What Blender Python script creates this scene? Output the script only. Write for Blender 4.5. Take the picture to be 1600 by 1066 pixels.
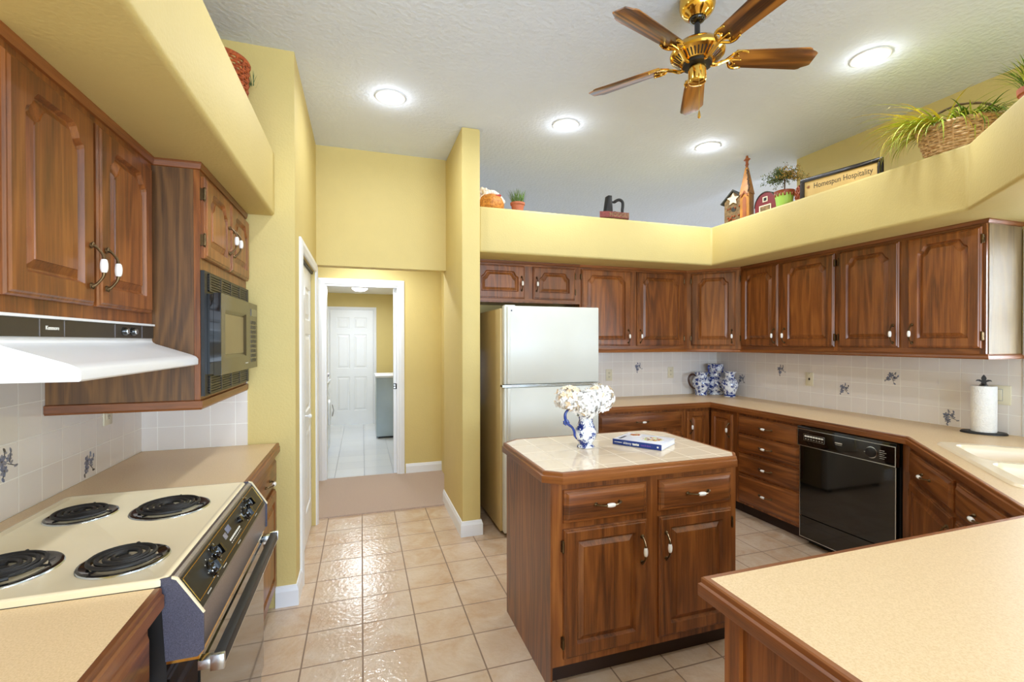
import bpy, bmesh, math, random
from mathutils import Vector, Matrix
random.seed(7)
for o in list(bpy.data.objects): bpy.data.objects.remove(o)
SC = bpy.context.scene
COL = SC.collection
PI = math.pi

# ------------------------------------------------------------------ camera, world, exposure
cam_d = bpy.data.cameras.new('camera'); cam = bpy.data.objects.new('camera', cam_d); COL.objects.link(cam)
SC.camera = cam
F_PX = 729.57
cam_d.sensor_width = 36.0; cam_d.sensor_fit = 'HORIZONTAL'; cam_d.lens = F_PX/1600*36
cam_d.shift_x = -4.5/1600; cam_d.shift_y = 5.0/1600
cam_d.clip_start = 0.02
YAW, PIT, ROL, CAMH = 0.3177, -0.0061, -0.001, 1.4745
def _cam_matrix():
    c, s = math.cos(YAW), math.sin(YAW)
    A = Matrix(((c, -s, 0), (0, 0, -1), (s, c, 0)))
    c, s = math.cos(PIT), math.sin(PIT)
    B = Matrix(((1, 0, 0), (0, c, s), (0, -s, c)))
    c, s = math.cos(ROL), math.sin(ROL)
    C = Matrix(((c, -s, 0), (s, c, 0), (0, 0, 1)))
    M = C @ B @ A                      # world -> (x right, y down, z forward)
    M2 = Matrix(((1, 0, 0), (0, -1, 0), (0, 0, -1))) @ M
    R = M2.transposed().to_4x4(); R.translation = (0, 0, CAMH)
    return R
cam.matrix_world = _cam_matrix()

W = bpy.data.worlds.new('daylight'); SC.world = W; W.use_nodes = True
W.node_tree.nodes['Background'].inputs[0].default_value = (0.70, 0.84, 1.0, 1)
W.node_tree.nodes['Background'].inputs[1].default_value = 1.9
SC.view_settings.view_transform = 'Standard'; SC.view_settings.look = 'None'
SC.view_settings.gamma = 1.0; SC.view_settings.use_curve_mapping = False
SC.view_settings.exposure = 0.36
SC.cycles.use_denoising = True
SC.cycles.max_bounces = 10; SC.cycles.diffuse_bounces = 6; SC.cycles.glossy_bounces = 4
SC.cycles.sample_clamp_indirect = 6.0; SC.cycles.caustics_reflective = False; SC.cycles.caustics_refractive = False
LAMP_W = 5.8

def area_light(name, loc, rot, sx, sy, power, color, spread=PI, parent=None, shape='RECTANGLE'):
    d = bpy.data.lights.new(name, 'AREA'); d.shape = shape; d.size = sx
    if shape in ('RECTANGLE', 'ELLIPSE'): d.size_y = sy
    d.energy = power; d.color = color; d.spread = spread
    o = bpy.data.objects.new(name, d); COL.objects.link(o); o.location = loc; o.rotation_euler = rot
    if parent: o.parent = parent
    return o
# daylight standing outside the sink window (east) and an added south fill behind the camera, tilted up at the ceiling
area_light('window_daylight', (3.98, 0.98, 1.62), (0, math.radians(104), 0), 1.0, 1.3, 180, (0.72, 0.86, 1.0))
area_light('south_fill_light', (1.3, -3.7, 1.2), (math.radians(124), 0, 0), 4.2, 2.0, 235, (0.67, 0.83, 1.0))

# ------------------------------------------------------------------ materials
def srgb(r, g, b):
    f = lambda v: (v/255/12.92) if v/255 <= 0.04045 else ((v/255+0.055)/1.055)**2.4
    return (f(r), f(g), f(b), 1.0)
class NT:
    def __init__(s, name):
        s.m = bpy.data.materials.new(name); s.m.use_nodes = True; s.t = s.m.node_tree
        s.p = s.t.nodes['Principled BSDF']
    def n(s, typ, **kw):
        x = s.t.nodes.new(typ)
        for k, v in kw.items():
            if k.startswith('i_'):
                x.inputs[int(k[2:]) if k[2:].isdigit() else k[2:].replace('_', ' ')].default_value = v
            else: setattr(x, k, v)
        return x
    def l(s, a, b): s.t.links.new(a, b)
    def math(s, op, a, b=None, c=None):
        x = s.n('ShaderNodeMath', operation=op)
        for i, v in enumerate((a, b, c)):
            if v is None: continue
            if isinstance(v, (int, float)): x.inputs[i].default_value = v
            else: s.l(v, x.inputs[i])
        return x.outputs[0]
    def coord(s, scale=(1, 1, 1), rnd=True):
        tc = s.n('ShaderNodeTexCoord'); out = tc.outputs['Object']
        if rnd:
            oi = s.n('ShaderNodeObjectInfo')
            k = s.math('MULTIPLY', oi.outputs['Random'], 17.0)
            ad = s.n('ShaderNodeVectorMath', operation='ADD'); s.l(out, ad.inputs[0]); s.l(k, ad.inputs[1]); out = ad.outputs[0]
        mu = s.n('ShaderNodeVectorMath', operation='MULTIPLY'); s.l(out, mu.inputs[0]); mu.inputs[1].default_value = scale
        return mu.outputs[0]
    def noise(s, vec, scale, detail=3, rough=.5, dist=0):
        x = s.n('ShaderNodeTexNoise'); s.l(vec, x.inputs['Vector'])
        x.inputs['Scale'].default_value = scale; x.inputs['Detail'].default_value = detail
        x.inputs['Roughness'].default_value = rough; x.inputs['Distortion'].default_value = dist
        return x.outputs['Fac']
    def ramp(s, fac, stops, interp='LINEAR'):
        x = s.n('ShaderNodeValToRGB'); x.color_ramp.interpolation = interp
        e = x.color_ramp.elements
        while len(e) < len(stops): e.new(0.5)
        for el, (p, c) in zip(e, stops): el.position = p; el.color = c
        s.l(fac, x.inputs[0]); return x.outputs[0]
    def mix(s, fac, a, b, blend='MIX'):
        x = s.n('ShaderNodeMix', data_type='RGBA', blend_type=blend)
        for i, v in ((0, fac), (6, a), (7, b)):
            if isinstance(v, (int, float, tuple)): x.inputs[i].default_value = v
            else: s.l(v, x.inputs[i])
        return x.outputs[2]
    def bump(s, h, strength=.2, dist=.01):
        x = s.n('ShaderNodeBump'); x.inputs['Strength'].default_value = strength; x.inputs['Distance'].default_value = dist
        s.l(h, x.inputs['Height']); s.l(x.outputs[0], s.p.inputs['Normal'])
    def base(s, c):
        if isinstance(c, tuple): s.p.inputs['Base Color'].default_value = c
        else: s.l(c, s.p.inputs['Base Color'])
    def set(s, **kw):
        for k, v in kw.items(): s.p.inputs[k.replace('_', ' ')].default_value = v
        return s.m

def plain(name, rgb, rough=.5, metal=0, var=.06, vs=8, bump=0, bs=60, coat=0, emit=None):
    t = NT(name); c = srgb(*rgb)
    v = t.coord(); n = t.noise(v, vs, 3)
    lo = tuple(x*(1-var) for x in c[:3])+(1,); hi = tuple(min(1, x*(1+var)) for x in c[:3])+(1,)
    t.base(t.ramp(n, [(.3, lo), (.7, hi)]))
    if bump: t.bump(t.noise(v, bs, 2), bump, .01)
    t.set(Roughness=rough, Metallic=metal, Coat_Weight=coat)
    if emit:
        t.p.inputs['Emission Color'].default_value = srgb(*emit[0]); t.p.inputs['Emission Strength'].default_value = emit[1]
    return t.m

def wood(name, dark, mid, light, axis='z', rough=.36, coat=.15, ring=1.0, amp=1.0):
    t = NT(name)
    def sc(a, b):   # a across, b along
        return {'z': (a, a, b), 'x': (b, b, a), 'y': (b, b, a), 'xx': (b, a, a)}[axis]
    v1 = t.coord(sc(6.0, .6)); v2 = t.coord(sc(150, 5.0)); v3 = t.coord(sc(6.0, .7))
    n1 = t.noise(v1, 1.3, 2, .45, .25)
    rings = t.math('MULTIPLY_ADD', t.math('SINE', t.math('MULTIPLY', n1, 42.0*ring)), .5, .5)
    rings = t.math('POWER', rings, 1.6)
    n2 = t.noise(v2, 1.0, 5, .72); n3 = t.noise(v3, 1.2, 2)
    f = t.math('ADD', t.math('MULTIPLY', rings, .16*amp), t.math('ADD', t.math('MULTIPLY', n2, .55), t.math('MULTIPLY', n3, .40)))
    f = t.math('SUBTRACT', f, .03+.03*amp)
    c = t.ramp(f, [(.28, srgb(*dark)), (.5, srgb(*mid)), (.78, srgb(*light))])
    oi = t.n('ShaderNodeObjectInfo')
    hs = t.n('ShaderNodeHueSaturation'); t.l(c, hs.inputs['Color'])
    t.l(t.math('MULTIPLY_ADD', oi.outputs['Random'], .26, .87), hs.inputs['Value'])
    t.base(hs.outputs[0])
    t.bump(n2, .06, .004)
    return t.set(Roughness=rough, Coat_Weight=coat, Coat_Roughness=.25)

M = {}
WD = ((76, 40, 16), (128, 72, 30), (164, 102, 48))
for ax in 'xyz': M['wood_'+ax] = wood('stained_cherry_'+ax, *WD, axis=ax)
M['panel'] = wood('stained_cherry_panel', (80, 42, 15), (134, 76, 31), (172, 108, 50), 'z', amp=.9)
M['wood_trim'] = wood('stained_trim', (84, 44, 18), (130, 74, 32), (160, 98, 46), 'x', ring=.4)
M['walnut'] = wood('walnut_laminate', (66, 42, 20), (98, 66, 34), (124, 86, 46), 'z', rough=.45, ring=1.5, amp=1.2, coat=0)
M['walnut_sheen'] = wood('walnut_laminate_sheen', (90, 70, 42), (116, 94, 60), (138, 116, 80), 'z', rough=.6, ring=.8, coat=0)  # walnut laminate with a grey sheen mixed into its colour
M['fan_oak'] = wood('oak_blade', (64, 34, 8), (128, 78, 24), (182, 120, 46), 'xx', rough=.32, coat=.2, ring=.8, amp=3.0)
M['gold_wall'] = plain('gold_wall_paint', (212, 191, 124), .6, var=.012, bump=.12, bs=90)
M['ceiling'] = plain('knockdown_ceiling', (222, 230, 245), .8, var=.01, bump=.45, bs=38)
M['white_trim'] = plain('white_trim_paint', (236, 238, 242), .35, var=.01)
M['white_door'] = plain('white_door_paint', (236, 238, 242), .3, var=.01)
M['laminate'] = None
def laminate():
    t = NT('beige_laminate'); v = t.coord((1, 1, 1), False)
    n = t.noise(v, 260, 2); n2 = t.noise(v, 900, 1)
    t.base(t.ramp(t.math('ADD', t.math('MULTIPLY', n, .6), t.math('MULTIPLY', n2, .4)), [(.38, srgb(212, 182, 138)), (.6, srgb(228, 200, 160))]))
    return t.set(Roughness=.38)
M['laminate'] = laminate()
def tile(name, axes, ox, oy, pitch, mortar, c1, c2, cm, rough, bump=.3, clouds=None, surf=0):
    t = NT(name); tc = t.n('ShaderNodeTexCoord'); sp = t.n('ShaderNodeSeparateXYZ'); t.l(tc.outputs['Object'], sp.inputs[0])
    cb = t.n('ShaderNodeCombineXYZ')
    t.l(t.math('SUBTRACT', sp.outputs[axes[0]], ox), cb.inputs[0]); t.l(t.math('SUBTRACT', sp.outputs[axes[1]], oy), cb.inputs[1])
    ad = t.n('ShaderNodeVectorMath', operation='ADD'); t.l(cb.outputs[0], ad.inputs[0]); ad.inputs[1].default_value = (pitch*200, pitch*200, 0)
    b = t.n('ShaderNodeTexBrick'); b.offset = 0; b.squash = 1; t.l(ad.outputs[0], b.inputs['Vector'])
    b.inputs['Scale'].default_value = 1; b.inputs['Mortar Size'].default_value = mortar; b.inputs['Mortar Smooth'].default_value = .3
    b.inputs['Brick Width'].default_value = pitch; b.inputs['Row Height'].default_value = pitch; b.inputs['Bias'].default_value = 0
    b.inputs['Color1'].default_value = srgb(*c1); b.inputs['Color2'].default_value = srgb(*c2); b.inputs['Mortar'].default_value = srgb(*cm)
    col = b.outputs['Color']
    v = t.coord((1, 1, 1), False)
    if clouds:
        n = t.noise(v, 5, 5, .65, .6)
        cl = t.ramp(n, [(.35, (1, 1, 1, 1)), (.75, srgb(*clouds))])
        inv = t.math('SUBTRACT', 1, b.outputs['Fac'])
        col = t.mix(inv, col, t.mix(1.0, col, cl, 'MULTIPLY'))
    t.base(col)
    h = t.math('SUBTRACT', 1, b.outputs['Fac'])
    if surf: h = t.math('ADD', h, t.math('MULTIPLY', t.noise(v, 42, 3), surf))
    t.bump(h, bump, .003)
    r = t.math('MULTIPLY_ADD', b.outputs['Fac'], .45, rough); t.l(r, t.p.inputs['Roughness'])
    return t.m
M['floor_tile'] = tile('floor_tile', (0, 1), -.2636, 2.2917, .2658, .0042, (208, 186, 163), (215, 194, 172), (138, 112, 90), .155, .5, (234, 214, 192), surf=1.5)
M['laundry_tile'] = tile('laundry_tile', (0, 1), .03, 5.42, .31, .004, (214, 218, 226), (222, 226, 232), (160, 165, 175), .2, .3)
WT = dict(pitch=.1178, mortar=.0022, c1=(228, 221, 215), c2=(233, 226, 220), cm=(245, 242, 236), rough=.16, bump=.25)
M['tile_e'] = tile('wall_tile_east', (1, 2), 2.318, .9145, **WT)
M['tile_b'] = tile('wall_tile_back', (0, 2), 2.277, .9145, **WT)
M['tile_w'] = tile('wall_tile_west', (1, 2), 1.957, .9145, **WT)
M['tile_n'] = tile('wall_tile_north', (0, 2), -.998, .9145, **WT)
M['island_tile'] = tile('island_tile', (0, 1), .86, 1.86, .152, .0025, (230, 212, 186), (235, 218, 194), (238, 226, 206), .08, .15)
M['carpet'] = plain('taupe_carpet', (204, 180, 164), .95, var=.18, vs=160, bump=.8, bs=300)
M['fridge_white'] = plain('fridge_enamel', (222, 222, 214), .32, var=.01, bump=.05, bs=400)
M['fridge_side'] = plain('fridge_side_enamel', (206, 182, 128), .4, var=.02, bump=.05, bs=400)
M['chrome'] = plain('chrome_trim', (205, 212, 216), .2, 1, var=.02)
M['steel'] = plain('brushed_steel', (165, 160, 165), .35, 1, var=.1, vs=200)
M['grey_steel'] = plain('speckled_grey_enamel', (80, 78, 92), .45, .3, var=.35, vs=420)
M['gasket'] = plain('grey_gasket', (190, 186, 176), .6)
M['black_gloss'] = plain('black_gloss', (12, 11, 10), .07, var=.02, coat=.5)
M['fascia_black'] = plain('fascia_black', (26, 23, 18), .32, var=.03)
M['black_matte'] = plain('black_matte', (22, 20, 19), .45, var=.05)
M['black_iron'] = plain('black_iron', (34, 32, 32), .5, .3, var=.1)
M['dark_brown'] = plain('dark_brown_plastic', (52, 44, 34), .4, var=.03)
M['bronze_glass'] = plain('bronze_face', (84, 74, 50), .25, .25, var=.03)
M['bronze_window'] = plain('bronze_window', (140, 126, 92), .35, .2, var=.03)
M['brass'] = plain('polished_brass', (232, 186, 88), .13, 1, var=.03)
M['antique'] = plain('antique_brass', (96, 76, 50), .35, .9, var=.2, vs=60)
M['ceramic'] = plain('white_ceramic', (244, 240, 234), .15, var=.01)
M['cream'] = plain('cream_enamel', (238, 222, 188), .2, var=.01)
M['hood_white'] = plain('white_enamel', (235, 236, 240), .22, var=.01)
M['sink'] = plain('cream_sink', (240, 222, 192), .22, var=.02)
M['paper'] = plain('paper_towel', (242, 240, 236), .9, var=.02, vs=60, bump=.5, bs=120)
M['plate'] = plain('ivory_plastic', (224, 216, 190), .35, var=.01)
M['dark_slot'] = plain('dark_slot', (40, 34, 28), .6)
M['white_ink'] = plain('white_lettering', (235, 232, 222), .4)
M['purple_ink'] = plain('purple_lettering', (140, 80, 180), .4)
M['dark_ink'] = plain('dark_lettering', (70, 60, 50), .6)
M['lamp_lens'] = plain('lamp_lens', (255, 252, 245), .5, emit=((255, 250, 240), 9.0))
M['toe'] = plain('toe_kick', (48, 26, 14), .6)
M['petal_blue'] = plain('painted_petal_blue', (104, 112, 138), .3, var=.35, vs=90)
M['petal_grey'] = plain('painted_petal_grey', (134, 134, 146), .3, var=.3, vs=90)
M['petal_ink'] = plain('painted_stem', (66, 62, 62), .3, var=.3, vs=60)
M['cobalt'] = plain('cobalt_glaze', (28, 58, 140), .12, var=.25, vs=50, coat=.5)
M['brown_glaze'] = plain('brown_glaze', (70, 44, 34), .2, var=.2)
def porcelain(name, scale, thr, seed=0, blue=(24, 50, 128), white=(238, 242, 248)):
    t = NT(name); v = t.coord((1, 1, 1))
    vo = t.n('ShaderNodeTexVoronoi', feature='F1'); t.l(v, vo.inputs['Vector']); vo.inputs['Scale'].default_value = scale
    n = t.noise(v, scale*2.4, 3, .6, 2.5); n2 = t.noise(v, scale*.9, 2, .5, 1.2)
    f = t.math('ADD', t.math('MULTIPLY', n, .62), t.math('ADD', t.math('MULTIPLY', n2, .5), t.math('MULTIPLY', vo.outputs['Distance'], -.28)))
    f = t.math('ADD', f, seed)
    t.base(t.ramp(f, [(0, srgb(*white)), (thr-.015, srgb(*white)), (thr, srgb(90, 120, 190)), (thr+.015, srgb(*blue)), (.9, srgb(*blue))]))
    return t.set(Roughness=.1, Coat_Weight=.6)
M['porcelain'] = porcelain('blue_white_porcelain', 22, .43)
M['porcelain2'] = porcelain('blue_white_porcelain_fine', 34, .43)
M['petal_white'] = plain('white_petal', (244, 242, 240), .7, var=.03)
M['petal_cream'] = plain('cream_petal', (240, 218, 186), .7, var=.05)
M['stem'] = plain('green_stem', (92, 116, 62), .6, var=.2)
M['book_blue'] = plain('book_blue', (20, 50, 118), .3, var=.05)
M['book_cover'] = plain('book_cover', (222, 224, 236), .3, var=.04)
M['pages'] = plain('book_pages', (232, 234, 238), .8, var=.02)
def wicker(name, c1, c2, sc=(1, 1, 1)):
    t = NT(name); v = t.coord(sc)
    n = t.noise(v, 60, 2)
    t.base(t.ramp(n, [(.3, srgb(*c1)), (.7, srgb(*c2))])); t.bump(t.noise(v, 120, 2), .4, .004)
    return t.set(Roughness=.6)
M['wicker'] = wicker('pale_wicker', (198, 150, 100), (244, 214, 170))
M['wicker_red'] = wicker('red_wicker', (120, 50, 20), (196, 96, 44))
M['pumpkin'] = wicker('orange_felt', (168, 98, 30), (224, 150, 62))
M['ruffle'] = plain('cream_cotton', (240, 224, 204), .9, var=.08)
M['red_cloth'] = plain('red_cloth', (168, 60, 48), .8, var=.2)
M['terracotta'] = plain('terracotta', (172, 98, 66), .75, var=.12)
M['grass_green'] = plain('green_blade', (92, 128, 40), .6, var=.4, vs=20)
M['grass_lime'] = plain('lime_blade', (176, 194, 66), .55, var=.25, vs=20)
M['grass_yellow'] = plain('yellow_blade', (214, 192, 70), .55, var=.2, vs=20)
M['twig'] = plain('brown_twig', (92, 68, 44), .8, var=.3)
M['leaf_olive'] = plain('olive_leaf', (94, 110, 62), .7, var=.35, vs=30)
M['leaf_gold'] = plain('golden_leaf', (186, 148, 66), .7, var=.3, vs=30)
M['barn_red'] = plain('barn_red', (118, 28, 34), .5, var=.15)
M['roof_dark'] = plain('dark_roof', (56, 56, 50), .6, var=.2)
M['stone_tan'] = plain('mottled_stone', (130, 104, 68), .7, var=.45, vs=45)
M['gold_wood'] = plain('gold_wood', (176, 116, 40), .4, var=.3, vs=14)
M['rust'] = plain('rusty_wood', (150, 84, 44), .6, var=.3)
M['star'] = plain('cream_star', (234, 222, 196), .6, var=.05)
M['pot_lime'] = plain('lime_glaze', (164, 204, 92), .4, var=.08)
M['pot_rim'] = plain('red_brown_glaze', (140, 66, 34), .4, var=.3, vs=30)
M['frame_black'] = plain('black_frame', (44, 36, 32), .4, var=.2)
M['sign_tan'] = plain('tan_sign', (222, 188, 122), .7, var=.06)
M['berry'] = plain('rust_berry', (170, 84, 42), .5, var=.3)
M['washer'] = plain('washer_enamel', (232, 236, 242), .25, var=.01)
M['washer_side_shaded'] = plain('washer_side_shaded', (170, 186, 196), .3, var=.03)  # white enamel side, its shadow tone painted into the colour
M['iron_base'] = plain('painted_red_base', (120, 50, 44), .5, var=.3, vs=60)
M['glass'] = None
def glass():
    t = NT('window_glass'); t.base((1, 1, 1, 1)); return t.set(Roughness=.02, Transmission_Weight=1.0, IOR=1.02)
M['glass'] = glass()

# ------------------------------------------------------------------ mesh helpers
class MB:
    def __init__(s): s.v = []; s.f = []; s.m = []; s.mi = 0; s.X = Matrix.Identity(4)
    def add(s, vs, fs):
        k = len(s.v); s.v += [tuple(s.X @ Vector(v)) for v in vs]
        s.f += [[i+k for i in f] for f in fs]; s.m += [s.mi]*len(fs); return s
    def box(s, x0, x1, y0, y1, z0, z1):
        v = [(x, y, z) for x in (x0, x1) for y in (y0, y1) for z in (z0, z1)]
        return s.add(v, [(0, 1, 3, 2), (4, 6, 7, 5), (0, 4, 5, 1), (2, 3, 7, 6), (0, 2, 6, 4), (1, 5, 7, 3)])
    def prism(s, poly, z0, z1):        # polygon in xy, extruded z
        n = len(poly); v = [(x, y, z0) for x, y in poly]+[(x, y, z1) for x, y in poly]
        return s.add(v, [tuple(range(n))[::-1], tuple(range(n, 2*n))]+[(i, (i+1) % n, (i+1) % n+n, i+n) for i in range(n)])
    def prism_xz(s, poly, y0, y1):
        n = len(poly); v = [(x, y0, z) for x, z in poly]+[(x, y1, z) for x, z in poly]
        return s.add(v, [tuple(range(n)), tuple(range(n, 2*n))[::-1]]+[(i+n, (i+1) % n+n, (i+1) % n, i) for i in range(n)])
    def lathe(s, prof, c=(0, 0, 0), n=28, axis='z', cap=True):
        vs = []; fs = []
        for r, h in prof:
            for i in range(n):
                a = 2*PI*i/n; p = (r*math.cos(a), r*math.sin(a), h)
                if axis == 'x': p = (h, p[0], p[1])
                if axis == 'y': p = (p[0], h, p[1])
                vs.append((p[0]+c[0], p[1]+c[1], p[2]+c[2]))
        for k in range(len(prof)-1):
            for i in range(n): fs.append((k*n+i, k*n+(i+1) % n, (k+1)*n+(i+1) % n, (k+1)*n+i))
        if cap: fs += [tuple(range(n))[::-1], tuple(range((len(prof)-1)*n, len(prof)*n))]
        return s.add(vs, fs)
    def tube(s, pts, rad, n=8, cap=True):
        pts = [Vector(p) for p in pts]; R = rad if isinstance(rad, (list, tuple)) else [rad]*len(pts)
        vs = []; fs = []; up = None
        for i, p in enumerate(pts):
            t = (pts[min(i+1, len(pts)-1)]-pts[max(i-1, 0)]).normalized()
            if up is None: up = t.orthogonal().normalized()
            up = (up-t*up.dot(t)); up = up.normalized() if up.length > 1e-6 else t.orthogonal().normalized()
            b = t.cross(up)
            for k in range(n):
                a = 2*PI*k/n; vs.append(tuple(p+(up*math.cos(a)+b*math.sin(a))*R[i]))
        for i in range(len(pts)-1):
            for k in range(n): fs.append((i*n+k, i*n+(k+1) % n, (i+1)*n+(k+1) % n, (i+1)*n+k))
        if cap: fs += [tuple(range(n))[::-1], tuple(range((len(pts)-1)*n, len(pts)*n))]
        return s.add(vs, fs)
    def stube(s, pts, rad, n=8, k=4):   # tube along a smooth curve through the points
        P = [Vector(p) for p in pts]; Q = list(rad) if isinstance(rad, (list, tuple)) else [rad]*len(P); o = []; q = []
        Q += [Q[-1]]*(len(P)-len(Q))
        for i in range(len(P)-1):
            a, b, c, d = P[max(i-1, 0)], P[i], P[i+1], P[min(i+2, len(P)-1)]
            for j in range(k):
                t = j/k; o.append(.5*(2*b+(c-a)*t+(2*a-5*b+4*c-d)*t*t+(3*b-a-3*c+d)*t**3)); q.append(Q[i]*(1-t)+Q[i+1]*t)
        return s.tube(o+[P[-1]], q+[Q[-1]], n)
    def ball(s, c, r, n=12, m=8, sc=(1, 1, 1)):
        vs = [(c[0], c[1], c[2]-r*sc[2])]; fs = []
        for j in range(1, m):
            a = -PI/2+PI*j/m
            for i in range(n):
                b = 2*PI*i/n; vs.append((c[0]+r*sc[0]*math.cos(a)*math.cos(b), c[1]+r*sc[1]*math.cos(a)*math.sin(b), c[2]+r*sc[2]*math.sin(a)))
        vs.append((c[0], c[1], c[2]+r*sc[2])); L = len(vs)-1
        for i in range(n):
            fs.append((0, 1+(i+1) % n, 1+i)); fs.append((L, L-n+i, L-n+(i+1) % n))
            for j in range(m-2): a = 1+j*n; fs.append((a+i, a+(i+1) % n, a+n+(i+1) % n, a+n+i))
        return s.add(vs, fs)
    def loops(s, rings, closed=True, cap=True, mats=None):   # rings of equal length
        n = len(rings[0]); vs = [p for r in rings for p in r]; k0 = s.mi
        for j in range(len(rings)-1):
            pass
        fs = []
        for j in range(len(rings)-1):
            for i in range(n if closed else n-1): fs.append((j*n+i, j*n+(i+1) % n, (j+1)*n+(i+1) % n, (j+1)*n+i))
        if cap: fs += [tuple(range((len(rings)-1)*n, len(rings)*n))]
        return s.add(vs, fs)
    def holed(s, outer, holes, to3):   # flat face with holes; to3 maps (a,b) to 3-D
        bm = bmesh.new(); es = []
        for lp in [outer]+holes:
            vv = [bm.verts.new((a, b, 0)) for a, b in lp]
            es += [bm.edges.new((vv[i], vv[(i+1) % len(vv)])) for i in range(len(vv))]
        r = bmesh.ops.triangle_fill(bm, use_beauty=True, edges=es, normal=(0, 0, 1))
        bm.verts.index_update(); bm.verts.ensure_lookup_table()
        vs = [to3(v.co.x, v.co.y) for v in bm.verts]; fs = [tuple(v.index for v in f.verts) for f in bm.faces]
        bm.free(); return s.add(vs, fs)
    def sweep(s, path, prof, closed=False):   # path xy; prof (offset to the right, z)
        n = len(path); rings = []
        for i in range(n):
            p = Vector(path[i])
            if closed or 0 < i < n-1:
                a = (p-Vector(path[i-1])).normalized(); b = (Vector(path[(i+1) % n])-p).normalized()
                na, nb = Vector((a.y, -a.x)), Vector((b.y, -b.x)); m = (na+nb).normalized(); m = m/max(.3, m.dot(na))
            else:
                a = (Vector(path[1])-Vector(path[0])) if i == 0 else (p-Vector(path[i-1])); a.normalize(); m = Vector((a.y, -a.x))
            rings.append([(p.x+m.x*d, p.y+m.y*d, z) for d, z in prof])
        k = len(prof); vs = [q for r in rings for q in r]; fs = []
        for i in range(n if closed else n-1):
            j = (i+1) % n
            for q in range(k): fs.append((i*k+q, i*k+(q+1) % k, j*k+(q+1) % k, j*k+q))
        if not closed: fs += [tuple(range(k))[::-1], tuple(range((n-1)*k, n*k))]
        return s.add(vs, fs)
    def build(s, name, mats, parent=None, smooth=False, bevel=0, seg=2, angle=40):
        me = bpy.data.meshes.new(name); me.from_pydata(s.v, [], s.f)
        if not isinstance(mats, (list, tuple)): mats = [mats]
        for m in mats: me.materials.append(M[m] if isinstance(m, str) else m)
        for p, k in zip(me.polygons, s.m): p.material_index = min(k, len(mats)-1)
        bm = bmesh.new(); bm.from_mesh(me)
        if bevel:
            bmesh.ops.remove_doubles(bm, verts=bm.verts, dist=1e-5)
            es = [e for e in bm.edges if len(e.link_faces) == 2 and e.calc_face_angle(0) > math.radians(30)]
            bmesh.ops.bevel(bm, geom=es, offset=bevel, segments=seg, affect='EDGES', profile=.5, clamp_overlap=True)
        bmesh.ops.recalc_face_normals(bm, faces=bm.faces)
        bm.to_mesh(me); bm.free()
        if smooth or bevel:
            for p in me.polygons: p.use_smooth = True
            try: me.set_sharp_from_angle(angle=math.radians(angle))
            except Exception: pass
        o = bpy.data.objects.new(name, me); COL.objects.link(o)
        if parent is not None: o.parent = parent
        return o
def tag(o, label=None, cat=None, group=None, kind=None):
    if label: o['label'] = label
    if cat: o['category'] = cat
    if group: o['group'] = group
    if kind: o['kind'] = kind
    return o
def thing(name, label, cat, loc=(0, 0, 0), rz=0, group=None):
    o = bpy.data.objects.new(name, None); COL.objects.link(o); o.location = loc; o.rotation_euler = (0, 0, rz)
    o.empty_display_size = .05
    return tag(o, label, cat, group)
def struct(mb, name, mats, **kw): return tag(mb.build(name, mats, **kw), kind='structure')
def copy_tree(o, parent=None):
    c = o.copy(); COL.objects.link(c)
    c.parent = parent
    for ch in list(o.children): copy_tree(ch, c)
    return c
def inset(poly, d):   # CCW polygon moved inwards by d (mitred)
    n = len(poly); out = []
    for i in range(n):
        p = Vector(poly[i]); a = (p-Vector(poly[i-1])).normalized(); b = (Vector(poly[(i+1) % n])-p).normalized()
        na, nb = Vector((-a.y, a.x)), Vector((-b.y, b.x)); m = (na+nb)
        m = m.normalized() if m.length > 1e-6 else na
        m = m/max(.35, m.dot(na)); out.append((p.x+m.x*d, p.y+m.y*d))
    return out
def rrect(x0, x1, y0, y1, r, n=6):
    pts = []
    for cx, cy, a0 in ((x1-r, y0+r, -90), (x1-r, y1-r, 0), (x0+r, y1-r, 90), (x0+r, y0+r, 180)):
        for i in range(n+1):
            a = math.radians(a0+90*i/n); pts.append((cx+r*math.cos(a), cy+r*math.sin(a)))
    return pts
def lettering(text, name, mat, size, loc, rot, parent, depth=.0006, align='CENTER', shear=0, bold=0):
    cu = bpy.data.curves.new('txt', 'FONT'); cu.body = text; cu.size = size; cu.extrude = depth; cu.align_x = align; cu.align_y = 'CENTER'
    cu.shear = shear; cu.offset = bold; cu.resolution_u = 3
    o = bpy.data.objects.new('txt', cu); COL.objects.link(o)
    dg = bpy.context.evaluated_depsgraph_get(); me = bpy.data.meshes.new_from_object(o.evaluated_get(dg))
    bpy.data.objects.remove(o); bpy.data.curves.remove(cu)
    me.materials.clear(); me.materials.append(M[mat]); me.name = name
    r = bpy.data.objects.new(name, me); COL.objects.link(r); r.location = loc; r.rotation_euler = rot
    if parent is not None: r.parent = parent
    return r

# ------------------------------------------------------------------ room constants
XW, YB0, XL2 = -1.075, 2.865, -.351
XP0, XP1, YP, YH = .72, .863, 3.464, 4.157
YBK, XE = 4.152, 3.684
ZC, ZSB, ZST = 3.09, 2.165, 2.517
XSL, XSE, YSK, YBS = -.451, 3.045, 3.50, 1.60
YD = 5.30

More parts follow.
